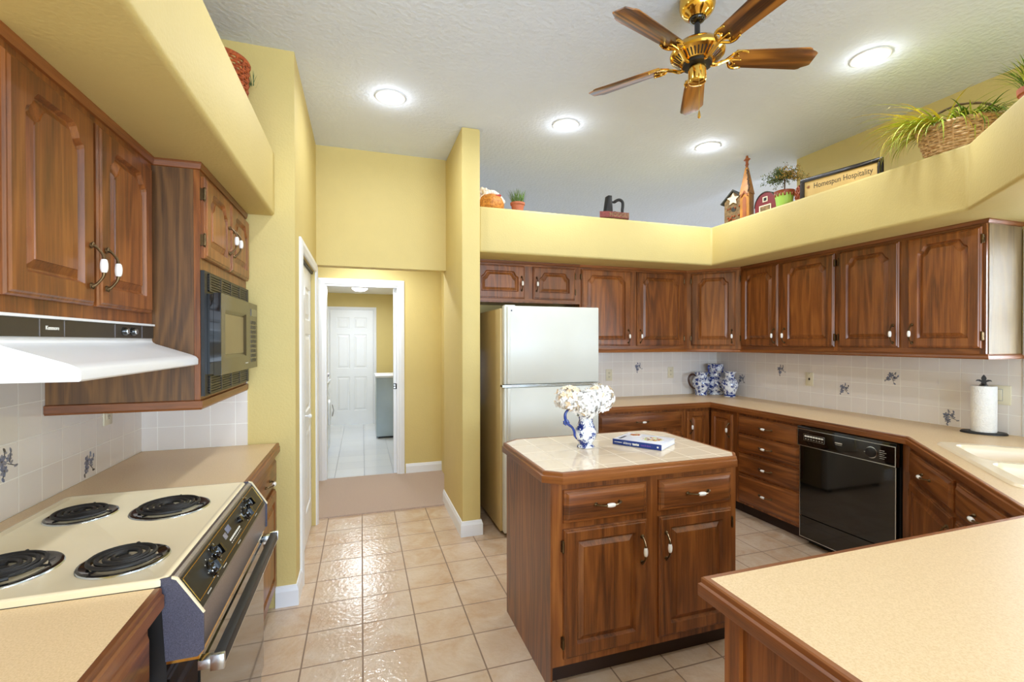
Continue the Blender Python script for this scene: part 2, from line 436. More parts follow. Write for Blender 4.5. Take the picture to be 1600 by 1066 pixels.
# floor, carpet, ceilings
mb = MB(); mb.prism([(-1.3, -4), (9, -4), (9, 12), (XP1, 12), (XP1, YH+.02), (-1.3, YH+.02)], -.1, 0); struct(mb, 'floor', 'floor_tile')
tag(MB().box(-1.3, XP1, YH+.02, YD+.04, -.1, .012).build('hall_carpet', 'carpet'), 'taupe cut pile carpet of the hallway in front of the laundry doorway', 'carpet')
struct(MB().box(-1.3, 1.6, YD+.04, 9.0, -.1, 0), 'floor_laundry', 'laundry_tile')
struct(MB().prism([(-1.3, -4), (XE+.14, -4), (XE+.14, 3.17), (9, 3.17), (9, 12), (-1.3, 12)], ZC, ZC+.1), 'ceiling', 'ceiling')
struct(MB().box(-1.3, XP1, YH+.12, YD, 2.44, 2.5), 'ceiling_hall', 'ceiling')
struct(MB().box(-1.3, 1.6, YD+.12, 8.8, 2.33, 2.39), 'ceiling_laundry', 'white_trim')
# walls
struct(MB().box(XW-.15, XW, -4, YB0, 0, ZC), 'wall_left', 'gold_wall')
struct(MB().box(XW-.15, XL2, YB0, YB0+.11, 0, ZC), 'wall_left_return', 'gold_wall')
PD0, PD1, PDZ = 3.11, 4.05, 2.03
m_ = MB(); m_.box(XL2-.12, XL2, YB0+.11, PD0, 0, ZC); m_.box(XL2-.12, XL2, PD1, YH+.12, 0, ZC); m_.box(XL2-.12, XL2, PD0, PD1, PDZ, ZC)
struct(m_, 'wall_pantry', 'gold_wall')
struct(MB().box(XP0, XP1, YP, YH+.12, 0, ZC), 'wall_partition', 'gold_wall', bevel=.012)
struct(MB().box(XL2, XP0, YH, YH+.12, 2.105, ZC), 'wall_header', 'gold_wall')
struct(MB().box(XP1, XE+.14, YBK, YBK+.12, 0, ZSB+.1), 'wall_back', 'gold_wall')
WY0, WY1, WZ0, WZ1 = .35, 1.60, 1.13, 2.06
m_ = MB(); m_.box(XE, XE+.14, -4, WY0, 0, ZC); m_.box(XE, XE+.14, WY1, YBK, 0, ZSB); m_.box(XE, XE+.14, WY1, 3.17, ZSB, ZC)
m_.box(XE, XE+.14, WY0, WY1, 0, WZ0); m_.box(XE, XE+.14, WY0, WY1, WZ1, ZC)
struct(m_, 'wall_right', 'gold_wall')
# soffits (plant shelves)
struct(MB().box(XW, XSL, -4, YB0, ZSB, ZST), 'trim_1', 'gold_wall', bevel=.018, seg=4)
DG = 1.25
m_ = MB().prism([(XP1, YSK), (XSE, YSK), (XSE, YBS), (XSE-DG, YBS-DG), (XSE-DG, YBS-DG-.2), (XE, YBS-DG-.2), (XE, YBK), (XP1, YBK)], ZSB, ZST)
struct(m_, 'trim_2', 'gold_wall', bevel=.018, seg=4)
# hall and laundry walls
DX0, DX1, DZ = -.366, .39, 2.082
m_ = MB(); m_.box(-1.3, DX0, YD, YD+.12, 0, 2.5); m_.box(DX1, XP1+.5, YD, YD+.12, 0, 2.5); m_.box(DX0, DX1, YD, YD+.12, DZ, 2.5)
struct(m_, 'wall_hall', 'gold_wall')
struct(MB().box(-1.42, -1.3, YB0+.11, 9, 0, 2.5), 'wall_hall_left', 'gold_wall')
struct(MB().box(XP1, XP1+.1, YH+.12, YD, 0, 2.5), 'wall_hall_right', 'gold_wall')
struct(MB().box(-1.3, 1.5, 8.8, 8.9, 0, 2.4), 'wall_laundry_far', 'gold_wall')
struct(MB().box(1.0, 1.1, YD+.12, 8.8, 0, 2.4), 'wall_laundry_right', 'gold_wall')

# casings and baseboards
def casing(name, face, a0, a1, ztop, w=.075, t=.02, axis='x', sgn=-1):
    prof = [(0, 0), (w, 0), (w, .012), (w*.8, .016), (w*.45, .020), (w*.2, .014), (.006, .012), (0, .008)]
    mb = MB()
    path = [(a0, 0), (a0, ztop), (a1, ztop), (a1, 0)]
    n = len(path); rings = []
    for i, (a, z) in enumerate(path):
        sx = -1 if i < 2 else 1; sz = 1 if i in (1, 2) else 0
        ring = []
        for d, h in prof:
            aa, zz = a+sx*d, z+sz*d
            ring.append((aa, face+sgn*h, zz) if axis == 'x' else (face+sgn*h, aa, zz))
        rings.append(ring)
    k = len(prof); fs = []
    for i in range(n-1):
        for q in range(k): fs.append((i*k+q, i*k+(q+1) % k, (i+1)*k+(q+1) % k, (i+1)*k+q))
    fs += [tuple(range(k)), tuple(range((n-1)*k, n*k))]
    mb.add([p for r in rings for p in r], fs)
    return struct(mb, name, 'white_trim')
casing('trim_3', YD, DX0, DX1, DZ, w=.062)
casing('trim_4', XL2, PD0, PD1, PDZ, w=.07, axis='y', sgn=1)
m_ = MB(); m_.box(DX0+.0005, DX0+.018, YD-.001, YD+.125, 0, DZ-.0005); m_.box(DX1-.018, DX1-.0005, YD-.001, YD+.125, 0, DZ-.0005); m_.box(DX0+.018, DX1-.018, YD-.001, YD+.125, DZ-.018, DZ)
m_.box(DX1-.050, DX1-.018, YD+.075, YD+.125, 0, DZ-.018)
struct(m_, 'trim_5', 'white_trim')
casing('trim_6', 8.8, -.52, .2, 2.03, w=.06)
BP = [(0, 0), (.014, 0), (.014, .085), (.009, .10), (.006, .112), (0, .115)]
def baseboard(name, path): struct(MB().sweep(path, BP), name, 'white_trim')
baseboard('baseboard_partition', [(XP0, YH+.12), (XP0, YP), (XP1, YP), (XP1, YP+.5)])
baseboard('baseboard_left', [(-.455, YB0), (XL2, YB0), (XL2, PD0-.07)])
baseboard('baseboard_hall', [(DX1+.075, YD), (XP1, YD)])
baseboard('baseboard_laundry', [(.26, 8.8), (1.0, 8.8)])
# window over the sink (east wall)
casing('trim_7', XE, WY0, WY1, WZ1, w=.065, axis='y', sgn=-1)
m_ = MB(); m_.box(XE-.03, XE+.10, WY0-.02, WY1+.02, WZ0-.02, WZ0); struct(m_, 'trim_8', 'white_trim')
m_ = MB()
for a, b in ((WY0, WY0+.04), (WY1-.04, WY1)): m_.box(XE+.05, XE+.09, a, b, WZ0, WZ1)
for a, b in ((WZ0, WZ0+.04), (WZ1-.04, WZ1), (1.58, 1.62)): m_.box(XE+.05, XE+.09, WY0+.04, WY1-.04, a, b)
w1 = struct(m_, 'window_1', 'white_trim')
MB().box(XE+.066, XE+.072, WY0+.04, WY1-.04, WZ0+.04, WZ1-.04).build('window_pane', 'glass', w1)

# ------------------------------------------------------------------ doors of the room
def panel_door(mb, w, h, rects, t=.035):
    """slab in local x 0..w, z 0..h, front at y=0 facing -y, with raised panels"""
    outer = [(0, 0), (w, 0), (w, h), (0, h)]
    holes = [[(a, c), (b, c), (b, d), (a, d)] for a, b, c, d in rects]
    mb.holed(outer, holes, lambda a, b: (a, 0, b))
    for hl in holes:
        r = []
        for d, y in ((0, 0), (.008, .009), (.016, .009), (.045, .001)):
            r.append([(a, y, b) for a, b in inset(hl, d)])
        mb.loops(r)
    mb.add([(0, 0, 0), (w, 0, 0), (w, 0, h), (0, 0, h), (0, t, 0), (w, t, 0), (w, t, h), (0, t, h)], [(0, 1, 5, 4), (1, 2, 6, 5), (2, 3, 7, 6), (3, 0, 4, 7), (4, 5, 6, 7)])
# laundry room back door
m_ = MB(); w, h = .72, 2.03
a0, a1, b0, b1 = .11, .325, .395, .61
panel_door(m_, w, h, [(a0, a1, .25, .85), (b0, b1, .25, .85), (a0, a1, 1.0, 1.60), (b0, b1, 1.0, 1.60), (a0, a1, 1.70, 1.90), (b0, b1, 1.70, 1.90)], .03)
d = struct(m_, 'door_1', 'white_door'); d.location = (-.52, 8.765, 0)
# pantry bifold: two leaves in the opening, facing +x
lw = (PD1-PD0-.012)/2
for i in range(2):
    m_ = MB(); panel_door(m_, lw-.004, PDZ-.03, [(.075, lw-.08, .22, .82), (.075, lw-.08, .95, 1.52), (.075, lw-.08, 1.62, 1.86)], .032)
    d = struct(m_, 'door_%d' % (i+2), 'white_door'); d.rotation_euler = (0, 0, PI/2); d.location = (XL2-.03, PD0+.004+i*(lw+.002), .012)
    if i == 1:
        k = MB().lathe([(.006, 0), (.006, -.02), (.014, -.026), (.016, -.034), (.010, -.042)], axis='y', n=14).build('door_knob', 'white_door', d, smooth=True); k.location = (.05, 0, .93)
struct(MB().box(XL2-.06, XL2-.015, PD0, PD1, PDZ-.018, PDZ), 'trim_9', 'black_matte')
k = MB(); k.box(DX1-.050, DX1-.006, YD+.071, YD+.0745, .945, 1.005); k.box(DX1-.020, DX1-.0165, YD+.02, YD+.071, .945, 1.005); k.mi = 1; k.box(DX1-.045, DX1-.030, YD+.0695, YD+.0705, .955, .970); k.box(DX1-.045, DX1-.030, YD+.0695, YD+.0705, .980, .995)
tag(k.build('strike_plate', ['black_iron', 'chrome']), 'dark metal strike plate on the right jamb of the laundry doorway', 'strike plate')

# ------------------------------------------------------------------ backsplashes with flower tiles
def flower(seed):
    rnd = random.Random(seed); mb = MB()
    def blob(cx, cz, rx, rz, a, mi):
        mb.mi = mi; n = 9
        P = []
        for i in range(n):
            t = 2*PI*i/n; r = 1+rnd.uniform(-.18, .18); x, z = rx*r*math.cos(t), rz*r*math.sin(t)
            P.append((cx+x*math.cos(a)-z*math.sin(a), cz+x*math.sin(a)+z*math.cos(a)))
        y = -.0006-rnd.random()*.0004
        mb.add([(x, y, z) for x, z in P]+[(x, 0, z) for x, z in P], [tuple(range(n))]+[(i, (i+1) % n, (i+1) % n+n, i+n) for i in range(n)])
    for fx, fz, s in ((-.012, .014, 1), (-.016, -.018, .85), (.018, .006, .6)):
        for k in range(6):
            a = k*PI/3+rnd.random()*.5; blob(fx+.012*s*math.cos(a), fz+.012*s*math.sin(a), .010*s, .0065*s, a, k % 2)
        blob(fx, fz, .004, .004, 0, 2)
    for x0, z0, x1, z1 in ((.0, .0, .036, -.034), (.014, -.012, .036, .026), (.0, .014, .012, .040), (-.02, -.02, -.03, -.042)):
        a = math.atan2(z1-z0, x1-x0); L = math.hypot(x1-x0, z1-z0); blob((x0+x1)/2, (z0+z1)/2, L/2, .0014, a, 2)
        blob(x1, z1, .009, .0045, a+.6, rnd.choice((0, 1, 2)))
        blob((x0+x1)/2+.006, (z0+z1)/2+.005, .008, .004, a+1.2, 1)
    return mb
def splash(label, x0, x1, y0, y1, z1, mat, flowers, rz):
    t = MB().box(x0, x1, y0, y1, .914, z1).build('tile_backsplash', mat); tag(t, label, 'backsplash')
    for i, (fx, fy, fz) in enumerate(flowers):
        f = flower(31*i+int(fz*100)+int(abs(fx)*10)).build('flower_motif', ['petal_blue', 'petal_grey', 'petal_ink'], t)
        f.location = (fx, fy, fz); f.rotation_euler = (0, (i % 3-1)*.4, rz); f['label'] = 'painted grey blue flower sprig'
ZR = [.9145+.1178*(k+.5) for k in range(4)]
splash('grey beige wall tiles with painted blue flowers below the long row of wall cabinets', XE-.008, XE, WY1+.066, YBK-.008, 1.40, 'tile_e',
       [(XE-.0082, 3.324, ZR[2]), (XE-.0082, 2.731, ZR[1]), (XE-.0082, 2.377, ZR[2]), (XE-.0082, 2.024, ZR[0]), (XE-.0082, 3.795, ZR[1])], -PI/2)
splash('bluish wall tiles between the refrigerator and the kitchen corner', XP1, XE-.008, YBK-.008, YBK, 1.40, 'tile_b', [(2.689, YBK-.0082, ZR[2])], 0)
splash('beige wall tiles with painted flowers behind the cooktop', XW, XW+.008, .3, YB0-.008, 1.66, 'tile_w', [(XW+.0082, 1.898, ZR[1]), (XW+.0082, 2.37, ZR[0])], PI/2)
splash('narrow strip of plain grey wall tiles under the microwave cabinet', XW, -.588, YB0-.008, YB0, 1.26, 'tile_n', [], 0)

# ------------------------------------------------------------------ cabinet parts (local frame: x width, front at y=0 facing -y, z up)
def handle_mesh():
    mb = MB(); L = .056
    pts = [(-L, -.001, 0), (-L, -.008, 0), (-L+.004, -.014, .0), (-L+.014, -.022, 0), (-L+.026, -.029, 0), (-.018, -.031, 0)]
    rr = [.0085, .0055, .0038, .0034, .0036, .0056]
    for s in (1, -1):
        mb.stube([(x*s, y, z) for x, y, z in pts], rr, 8, 3)
        mb.ball((-L*s*1.06, -.006, 0), .007, 8, 6, (1.2, .6, 1))
    mb.mi = 1
    mb.tube([(x, -.031, 0) for x in (-.019, -.016, -.008, 0, .008, .016, .019)], [.0055, .0078, .0094, .0098, .0094, .0078, .0055], 12)
    return mb
_hm = None
def handle(parent, x, z, vertical, y=-.02):
    global _hm
    if _hm is None:
        o = handle_mesh().build('handle', ['antique', 'ceramic'], smooth=True); _hm = o.data; bpy.data.objects.remove(o)
    o = bpy.data.objects.new('handle', _hm); COL.objects.link(o); o.parent = parent
    o.location = (x, y, z); o.rotation_euler = (0, PI/2 if vertical else 0, 0); o['label'] = 'antique brass pull with white ceramic grip'
    return o
def hinge(parent, x, z):
    mb = MB(); mb.box(x-.006, x+.006, -.012, 0, z-.022, z+.022); mb.tube([(x, -.014, z-.02), (x, -.014, z+.02)], .005, 8); mb.ball((x, -.014, z+.023), .005, 6, 4); mb.ball((x, -.014, z-.023), .005, 6, 4)
    return mb.build('hinge', 'antique', parent)
def arch_outline(a0, a1, z0, z1, k=.045):
    if not k: return [(a0, z0), (a1, z0), (a1, z1), (a0, z1)]
    sh = [(0, -.055), (.004, -.046), (.014, -.041), (.022, -.034), (.028, -.022), (.036, -.008), (.045, -.001), (.056, 0)]
    s = min(1, (a1-a0)/.20); sh = [(x*s, z*s) for x, z in sh]
    R = [(a1-x, z1+z) for x, z in sh]; L = [(a0+x, z1+z) for x, z in sh][::-1]
    return [(a0, z0), (a1, z0)]+R+L
def door(parent, x0, x1, z0, z1, hs=None, hz=None, arch=True, hg=True, mats=('wood_z', 'panel'), fr=.058, T=.020):
    """hs: 'l' or 'r' side of the handle"""
    mb = MB()
    o = [(x0, z0), (x1, z0), (x1, z1), (x0, z1)]
    AP = lambda d: arch_outline(x0+fr+d, x1-fr-d, z0+fr+d, z1-fr*.85-d, arch)
    P = AP(0)
    f = inset(o, .012)
    mb.loops([[(a, 0, b) for a, b in o], [(a, -.010, b) for a, b in o], [(a, -.015, b) for a, b in inset(o, .004)], [(a, -.0155, b) for a, b in inset(o, .008)], [(a, -T, b) for a, b in f]], cap=False)
    mb.holed(f, [P], lambda a, b: (a, -T, b))
    mb.loops([[(a, -T, b) for a, b in P], [(a, -T+.004, b) for a, b in AP(.002)], [(a, -T+.013, b) for a, b in AP(.008)], [(a, -T+.013, b) for a, b in AP(.012)]], cap=False)
    mb.mi = 1
    mb.loops([[(a, -T+.013, b) for a, b in AP(.012)], [(a, -T+.0035, b) for a, b in AP(.032)], [(a, -T+.0005, b) for a, b in AP(.033)]])
    d = mb.build('door', list(mats), parent, smooth=True, angle=12)
    if hs:
        hx = x0+.030 if hs == 'l' else x1-.030
        handle(d, hx, hz, True, -T)
        if hg:
            gx = x1+.004 if hs == 'l' else x0-.004
            hinge(d, gx, z0+.07); hinge(d, gx, z1-.07)
    return d
def drawer(parent, x0, x1, z0, z1, T=.022, mat='wood_x', hx=None):
    mb = MB(); o = [(x0, z0), (x1, z0), (x1, z1), (x0, z1)]
    mb.loops([[(a, y, b) for a, b in inset(o, d)] for d, y in ((0, 0), (0, -.009), (.003, -.012), (.010, -.013), (.020, -T+.001), (.023, -T))])
    d = mb.build('drawer', mat, parent, smooth=True, angle=25)
    handle(d, (x0+x1)/2 if hx is None else hx, (z0+z1)/2, False, -T)
    return d
CROWN = [(0, 0), (.016, 0), (.018, .006), (.012, .010), (.006, .020), (0, .022)]

# ---------------- east wall cabinets : face x=3.355, running from y=3.47 (left) to y=1.672 (right)
FE = XE-.328
def right_run(name, label, cat, ya, loc_z=0, x=FE, group=None): return thing(name, label, cat, (x, ya, loc_z), -PI/2, group)
# local x = (ya - y)
ZU0, ZU1 = 1.37, 2.165
def upper_box(t, w, dep, z0=ZU0, z1=ZU1, mat='wood_z', y0=0):
    MB().box(0, w, y0, dep, z0+.018, z1-.004).build('cabinet_body', mat, t)
    for a_, b_ in ((z0+.030, z0+.060), (z1-.040, z1-.026)): MB().box(0.03, w-.03, -.0008, 0, a_, b_).build('face_rail', 'wood_x', t)
YA = 3.472; E_END = 1.672
t = right_run('upper_cabinet', 'brown two door wall cabinet on the right wall, nearest the kitchen corner', 'cabinet', YA)
wA = YA-2.54
upper_box(t, wA, .32)
door(t, .012, YA-3.055, 1.432, 2.125, 'r', 1.52); door(t, YA-3.012, YA-2.56, 1.432, 2.125, 'l', 1.52)
MB().sweep([(0, .001), (wA, .001)], [(0, ZU0), (.012, ZU0), (.016, ZU0+.008), (.010, ZU0+.020), (0, ZU0+.03)]).build('bottom_moulding', 'wood_trim', t)
MB().sweep([(0, .001), (wA, .001)], [(0, ZU1-.025), (.008, ZU1-.022), (.014, ZU1-.008), (.014, ZU1), (0, ZU1)]).build('crown_moulding', 'wood_trim', t)
t = right_run('upper_cabinet', 'brown two door wall cabinet above the paper towels, with grey sheen painted into its walnut end panel', 'cabinet', 2.54)
wB = 2.54-E_END
upper_box(t, wB-.004, .32)
door(t, 2.54-2.525, 2.54-2.120, 1.432, 2.125, 'r', 1.52); door(t, 2.54-2.068, 2.54-1.692, 1.432, 2.125, 'l', 1.52)
MB().box(wB-.004, wB, .018, .322, ZU0+.03, ZU1-.02).build('end_panel', 'walnut_sheen', t)['label'] = 'walnut end panel with grey sheen painted in'
pp = [(0, .001), (wB, .001), (wB, .32)]
MB().sweep(pp, [(0, ZU0), (.012, ZU0), (.016, ZU0+.008), (.010, ZU0+.020), (0, ZU0+.03)]).build('bottom_moulding', 'wood_trim', t)
MB().sweep(pp, [(0, ZU1-.025), (.008, ZU1-.022), (.014, ZU1-.008), (.014, ZU1), (0, ZU1)]).build('crown_moulding', 'wood_trim', t)

# ---------------- back wall cabinets: face y=3.82, x from .863
FB = 3.822
t = thing('upper_cabinet', 'short brown two door wall cabinet right above the refrigerator', 'cabinet', (XP1+.003, FB, 0))
X0 = XP1+.003; w = 1.872-X0
upper_box(t, w, .328, 1.79)
door(t, 0.03, 1.342-X0, 1.842, 2.125, 'r', 1.97); door(t, 1.420-X0, 1.822-X0, 1.842, 2.125, 'l', 1.97)
MB().sweep([(0, .001), (w, .001)], [(0, ZU1-.025), (.008, ZU1-.022), (.014, ZU1-.008), (.014, ZU1), (0, ZU1)]).build('crown_moulding', 'wood_trim', t)
X0 = 1.872; w = 3.03-X0
t = thing('upper_cabinet', 'tall brown two door wall cabinet on the back wall right of the refrigerator', 'cabinet', (X0, FB, 0))
upper_box(t, w, .328)
door(t, 1.885-X0, 2.392-X0, 1.432, 2.125, 'r', 1.52); door(t, 2.462-X0, 2.985-X0, 1.432, 2.125, 'l', 1.52)
MB().sweep([(0, .001), (w, .001)], [(0, ZU0), (.012, ZU0), (.016, ZU0+.008), (.010, ZU0+.020), (0, ZU0+.03)]).build('bottom_moulding', 'wood_trim', t)
MB().sweep([(0, .001), (w, .001)], [(0, ZU1-.025), (.008, ZU1-.022), (.014, ZU1-.008), (.014, ZU1), (0, ZU1)]).build('crown_moulding', 'wood_trim', t)
# diagonal corner cabinet
C0, C1 = Vector((3.03, FB)), Vector((FE, YA)); dv = C1-C0; L = dv.length
t = thing('corner_cabinet', 'brown single door diagonal wall cabinet filling the kitchen corner', 'cabinet', (C0.x, C0.y, 0), math.atan2(dv.y, dv.x))
ci, si = math.cos(-t.rotation_euler.z), math.sin(-t.rotation_euler.z)
def to_l(px, py): a, b = px-C0.x, py-C0.y; return (a*ci-b*si, a*si+b*ci)
MB().prism([(0, 0), (L, 0), to_l(XE-.009, YA), to_l(XE-.009, YBK-.009), to_l(3.03, YBK-.009)], ZU0+.018, ZU1-.004).build('cabinet_body', 'wood_z', t)
door(t, .045, L-.045, 1.432, 2.125, 'r', 1.52)
MB().sweep([(0, 0), (L, 0)], [(0, ZU0), (.012, ZU0), (.016, ZU0+.008), (.010, ZU0+.020), (0, ZU0+.03)]).build('bottom_moulding', 'wood_trim', t)
MB().sweep([(0, 0), (L, 0)], [(0, ZU1-.025), (.008, ZU1-.022), (.014, ZU1-.008), (.014, ZU1), (0, ZU1)]).build('crown_moulding', 'wood_trim', t)

# ---------------- base cabinets (worktop z=.914)
ZB = .866
def base_body(t, w, dep=.58, z0=.10):
    mb = MB(); mb.box(0, w, 0, dep, z0, ZB); mb.build('cabinet_body', 'wood_z', t)
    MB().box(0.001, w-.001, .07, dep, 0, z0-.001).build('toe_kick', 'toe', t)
XB0 = 1.872; FYB = 3.53; FXE = 3.06
t = thing('base_cabinet', 'brown base cabinet with one wide drawer between refrigerator and corner', 'cabinet', (XB0, FYB, 0))
w = 2.766-XB0; base_body(t, w, .60)
drawer(t, 1.905-XB0, 2.738-XB0, .700, .845)
door(t, 1.905-XB0, 2.305-XB0, .135, .670, 'r', .60, arch=False); door(t, 2.335-XB0, 2.738-XB0, .135, .670, 'l', .60, arch=False)
t = thing('corner_cabinet', 'brown corner base cabinet with two narrow doors meeting at the inner corner', 'cabinet', (2.768, FYB, 0))
m_ = MB().prism([(0, 0), (FXE-2.768, 0), (FXE-2.768, 3.212-FYB), (XE-.012-2.768, 3.212-FYB), (XE-.012-2.768, .60), (0, .60)], .10, ZB); m_.build('cabinet_body', 'wood_z', t)
MB().prism([(.001, .07), (FXE-2.698, .07), (FXE-2.698, 3.213-FYB), (XE-.02-2.768, 3.213-FYB), (XE-.02-2.768, .59), (.001, .59)], 0, .099).build('toe_kick', 'toe', t)
door(t, .025, FXE-2.768-.022, .125, .838, 'l', .70, arch=False, hg=False, fr=.05)
d = door(t, .022, .285, .125, .838, 'r', .70, arch=False, hg=False, fr=.05); d.rotation_euler = (0, 0, -PI/2); d.location = (FXE-2.768, 0, 0)
t = right_run('drawer_cabinet', 'brown base cabinet with a stack of four drawers left of the dishwasher', 'cabinet', 3.210, x=FXE)
w = 3.210-2.590; base_body(t, w, .60)
for a, b in ((.705, .845), (.540, .690), (.368, .525), (.120, .352)): drawer(t, .030, w-.006, a, b)

# dishwasher
t = right_run('dishwasher', 'black dishwasher with silver trim under the right worktop', 'dishwasher', 2.588, x=FXE)
w = 2.588-1.918
MB().box(.004, w-.004, .0, .58, .10, ZB).build('tub_body', 'black_matte', t)
MB().box(.02, w-.02, .05, .5, 0, .099).build('toe_kick', 'black_matte', t)
cp = MB(); cp.box(.004, w-.004, -.045, 0, .720, ZB-.004); cp = cp.build('control_panel', 'black_gloss', t, bevel=.003)
def frame_strip(a0, a1, z0, z1, y, s=.005, t_=.002):
    mb = MB()
    for q in ((a0, a1, z0, z0+s), (a0, a1, z1-s, z1)): mb.box(q[0], q[1], y-t_, y, q[2], q[3])
    for q in ((a0, a0+s), (a1-s, a1)): mb.box(q[0], q[1], y-t_, y, z0+s, z1-s)
    return mb
m_ = frame_strip(.005, w-.006, .722, ZB-.022, -.045, .0045); m_.box(.010, w-.006, -.034, -.030, ZB-.012, ZB-.006); m_.build('panel_trim', 'chrome', cp)
m_ = frame_strip(.055, .215, .765, .812, -.045, .0025); m_.build('button_frame', 'chrome', cp)
m_ = MB()
for i in range(7): m_.box(.064+i*.0208, .064+i*.0208+.016, -.048, -.045, .791, .802)
m_.build('push_buttons', 'white_ink', cp); cp.children[-1]
m_ = MB()
for i in range(7): m_.box(.066+i*.0208, .066+i*.0208+.011, -.0462, -.045, .775, .779)
m_.build('button_markings', 'gasket', cp)
m_ = MB(); m_.lathe([(.036, -.045), (.036, -.050), (.033, -.051)], (0.525, 0, .782), 30, 'y'); m_.mi = 1; m_.lathe([(.032, -.047), (.031, -.060), (.026, -.063)], (0.525, 0, .782), 30, 'y'); m_.mi = 0; m_.box(.491, .500, -.0645, -.060, .780, .784)
m_.build('dial', ['chrome', 'black_matte'], cp, smooth=True)
m_ = MB()
for i in range(5): m_.box(.572, .60+.01*(i % 2), -.0462, -.045, .755+i*.012, .7572+i*.012)
m_.box(.29, .335, -.0462, -.045, .781, .783)
m_.build('markings', 'gasket', cp)
MB().box(.288, .337, -.0462, -.045, .790, .797).build('name_mark', 'gasket', cp)
dr = MB().box(.010, w-.014, -.028, 0, .215, .716).build('door_panel', 'black_gloss', t)
m_ = MB(); m_.box(.010, .0145, -.031, -.028, .215, .716); m_.box(w-.0185, w-.014, -.031, -.028, .215, .716); m_.build('panel_trim', 'chrome', dr)
kp = MB().box(.010, w-.014, -.028, 0, .058, .208).build('kick_panel', 'black_gloss', t)
m_ = MB(); m_.box(.010, .0145, -.031, -.028, .058, .208); m_.box(w-.0185, w-.014, -.031, -.028, .058, .208); m_.box(.0145, w-.0185, -.031, -.028, .058, .063); m_.build('panel_trim', 'chrome', kp)

# sink base on the diagonal: starts at (3.06,1.875), runs to (2.12,.935)
S0 = (FXE, 1.8755)
t = thing('sink_cabinet', 'brown diagonal sink base cabinet right of the dishwasher', 'cabinet', (S0[0], S0[1], 0), -PI*3/4)
# local x axis = (-1,-1)/sqrt2 ; local y axis = (+1,-1)/sqrt2
r2 = math.sqrt(2)
def sl(px, py): a, b = px-S0[0], py-S0[1]; return ((-a-b)/r2, (a-b)/r2)
SL = 1.33
m_ = MB().prism([(0, 0), (SL, 0), sl(2.12, .44), sl(XE-.012, .44), sl(XE-.012, 1.914), sl(FXE, 1.914)], .10, .70); m_.build('cabinet_body', 'wood_z', t)
m_ = MB().prism([(0, 0), (SL, 0), (SL, .03), (0, .03)], .70, ZB); m_.prism([sl(FXE+.03, 1.914), sl(FXE, 1.914), (0, 0), (.02, .03)][::-1], .70, ZB); m_.build('face_frame', 'wood_z', t)
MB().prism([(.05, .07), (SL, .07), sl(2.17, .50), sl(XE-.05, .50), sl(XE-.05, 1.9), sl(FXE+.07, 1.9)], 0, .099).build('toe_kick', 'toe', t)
drawer(t, .045, .686, .690, .836); drawer(t, .728, 1.30, .690, .836)
door(t, .045, .686, .135, .668, 'r', .555, arch=False); door(t, .728, 1.30, .135, .668, 'l', .52, arch=False)

# peninsula base
t = thing('peninsula_cabinet', 'brown peninsula base cabinet in the right foreground', 'cabinet', (.815, .88, 0))
MB().box(0, 1.295, -1.0, 0, .10, ZB).build('cabinet_body', 'wood_z', t)
MB().box(.05, 1.29, -.95, -.06, 0, .099).build('toe_kick', 'toe', t)
m_ = MB(); m_.box(-.010, 0, -.045, 0.0, .0, ZB); m_.box(-.010, 0, -1.0, -.045, .835, ZB); m_.build('corner_stile', 'wood_z', t)

# ---------------- the continuous worktop on the right
outer = [(1.872, 3.501), (3.033, 3.501), (3.033, 1.885), (2.068, .92), (.762, .92), (.762, -.20), (XE-.009, -.20), (XE-.009, YBK-.009), (1.872, YBK-.009)]
# CCW order needed for inset: build list counter-clockwise
outer_ccw = outer[::-1]
def area(p): return sum(p[i][0]*p[(i+1) % len(p)][1]-p[(i+1) % len(p)][0]*p[i][1] for i in range(len(p)))/2
if area(outer) > 0: outer_ccw = outer
E_ = .020
lam = [(1.872, 3.501+E_), (3.033+E_, 3.501+E_), (3.033+E_, 1.885-E_*.414), (2.068+E_*.414*1.0, .92-E_), (.762+E_, .92-E_), (.762+E_, -.20), (XE-.009, -.20), (XE-.009, YBK-.009), (1.872, YBK-.009)]
# sink cut-out (world): local frame along the diagonal
SO = Vector((3.0-.02, 1.715-.02)); ux = Vector((-1, -1))/r2; uy = Vector((1, -1))/r2
SO = Vector(((1.148+.125+ (3.0+1.715))/2, ((3.0+1.715)-1.148-.125)/2))
def sw(a, b): p = SO+ux*a+uy*b; return (p.x, p.y)
SLEN, SDEP = .90, .54
hole = [sw(a, b) for a, b in rrect(.02, SLEN-.02, .02, SDEP-.02, .05)]
wt = thing('worktop', 'long beige laminate worktop wrapping the right side, edged in brown wood', 'worktop', (2.4, 2.0, .87))
mb = MB(); mb.X = Matrix.Translation((-2.4, -2.0, -.87))
ZT0, ZT1 = .872, .914
mb.holed(lam, [hole], lambda a, b: (a, b, ZT1)); mb.holed(lam, [hole], lambda a, b: (a, b, ZT0))
for lp in (lam, hole):
    n = len(lp); mb.add([(x, y, ZT0) for x, y in lp]+[(x, y, ZT1) for x, y in lp], [(i, (i+1) % n, (i+1) % n+n, i+n) for i in range(n)])
mb.build('laminate_top', 'laminate', wt)
EDGE = [(0, ZB+.001), (E_-.001, ZB+.001), (E_, ZB+.004), (E_, ZB+.030), (E_-.005, ZB+.034), (E_-.005, ZT1-.003), (E_-.008, ZT1), (0, ZT1)]
mb = MB(); mb.X = Matrix.Translation((-2.4, -2.0, -.87))
mb.sweep(lam[:6], EDGE)
eo = mb.build('wood_edge', 'wood_trim', wt, smooth=True, angle=30)

# sink
t = thing('kitchen_sink', 'cream double bowl drop in sink in the diagonal worktop corner', 'sink', (SO.x, SO.y, .914), math.atan2(ux.y, ux.x))
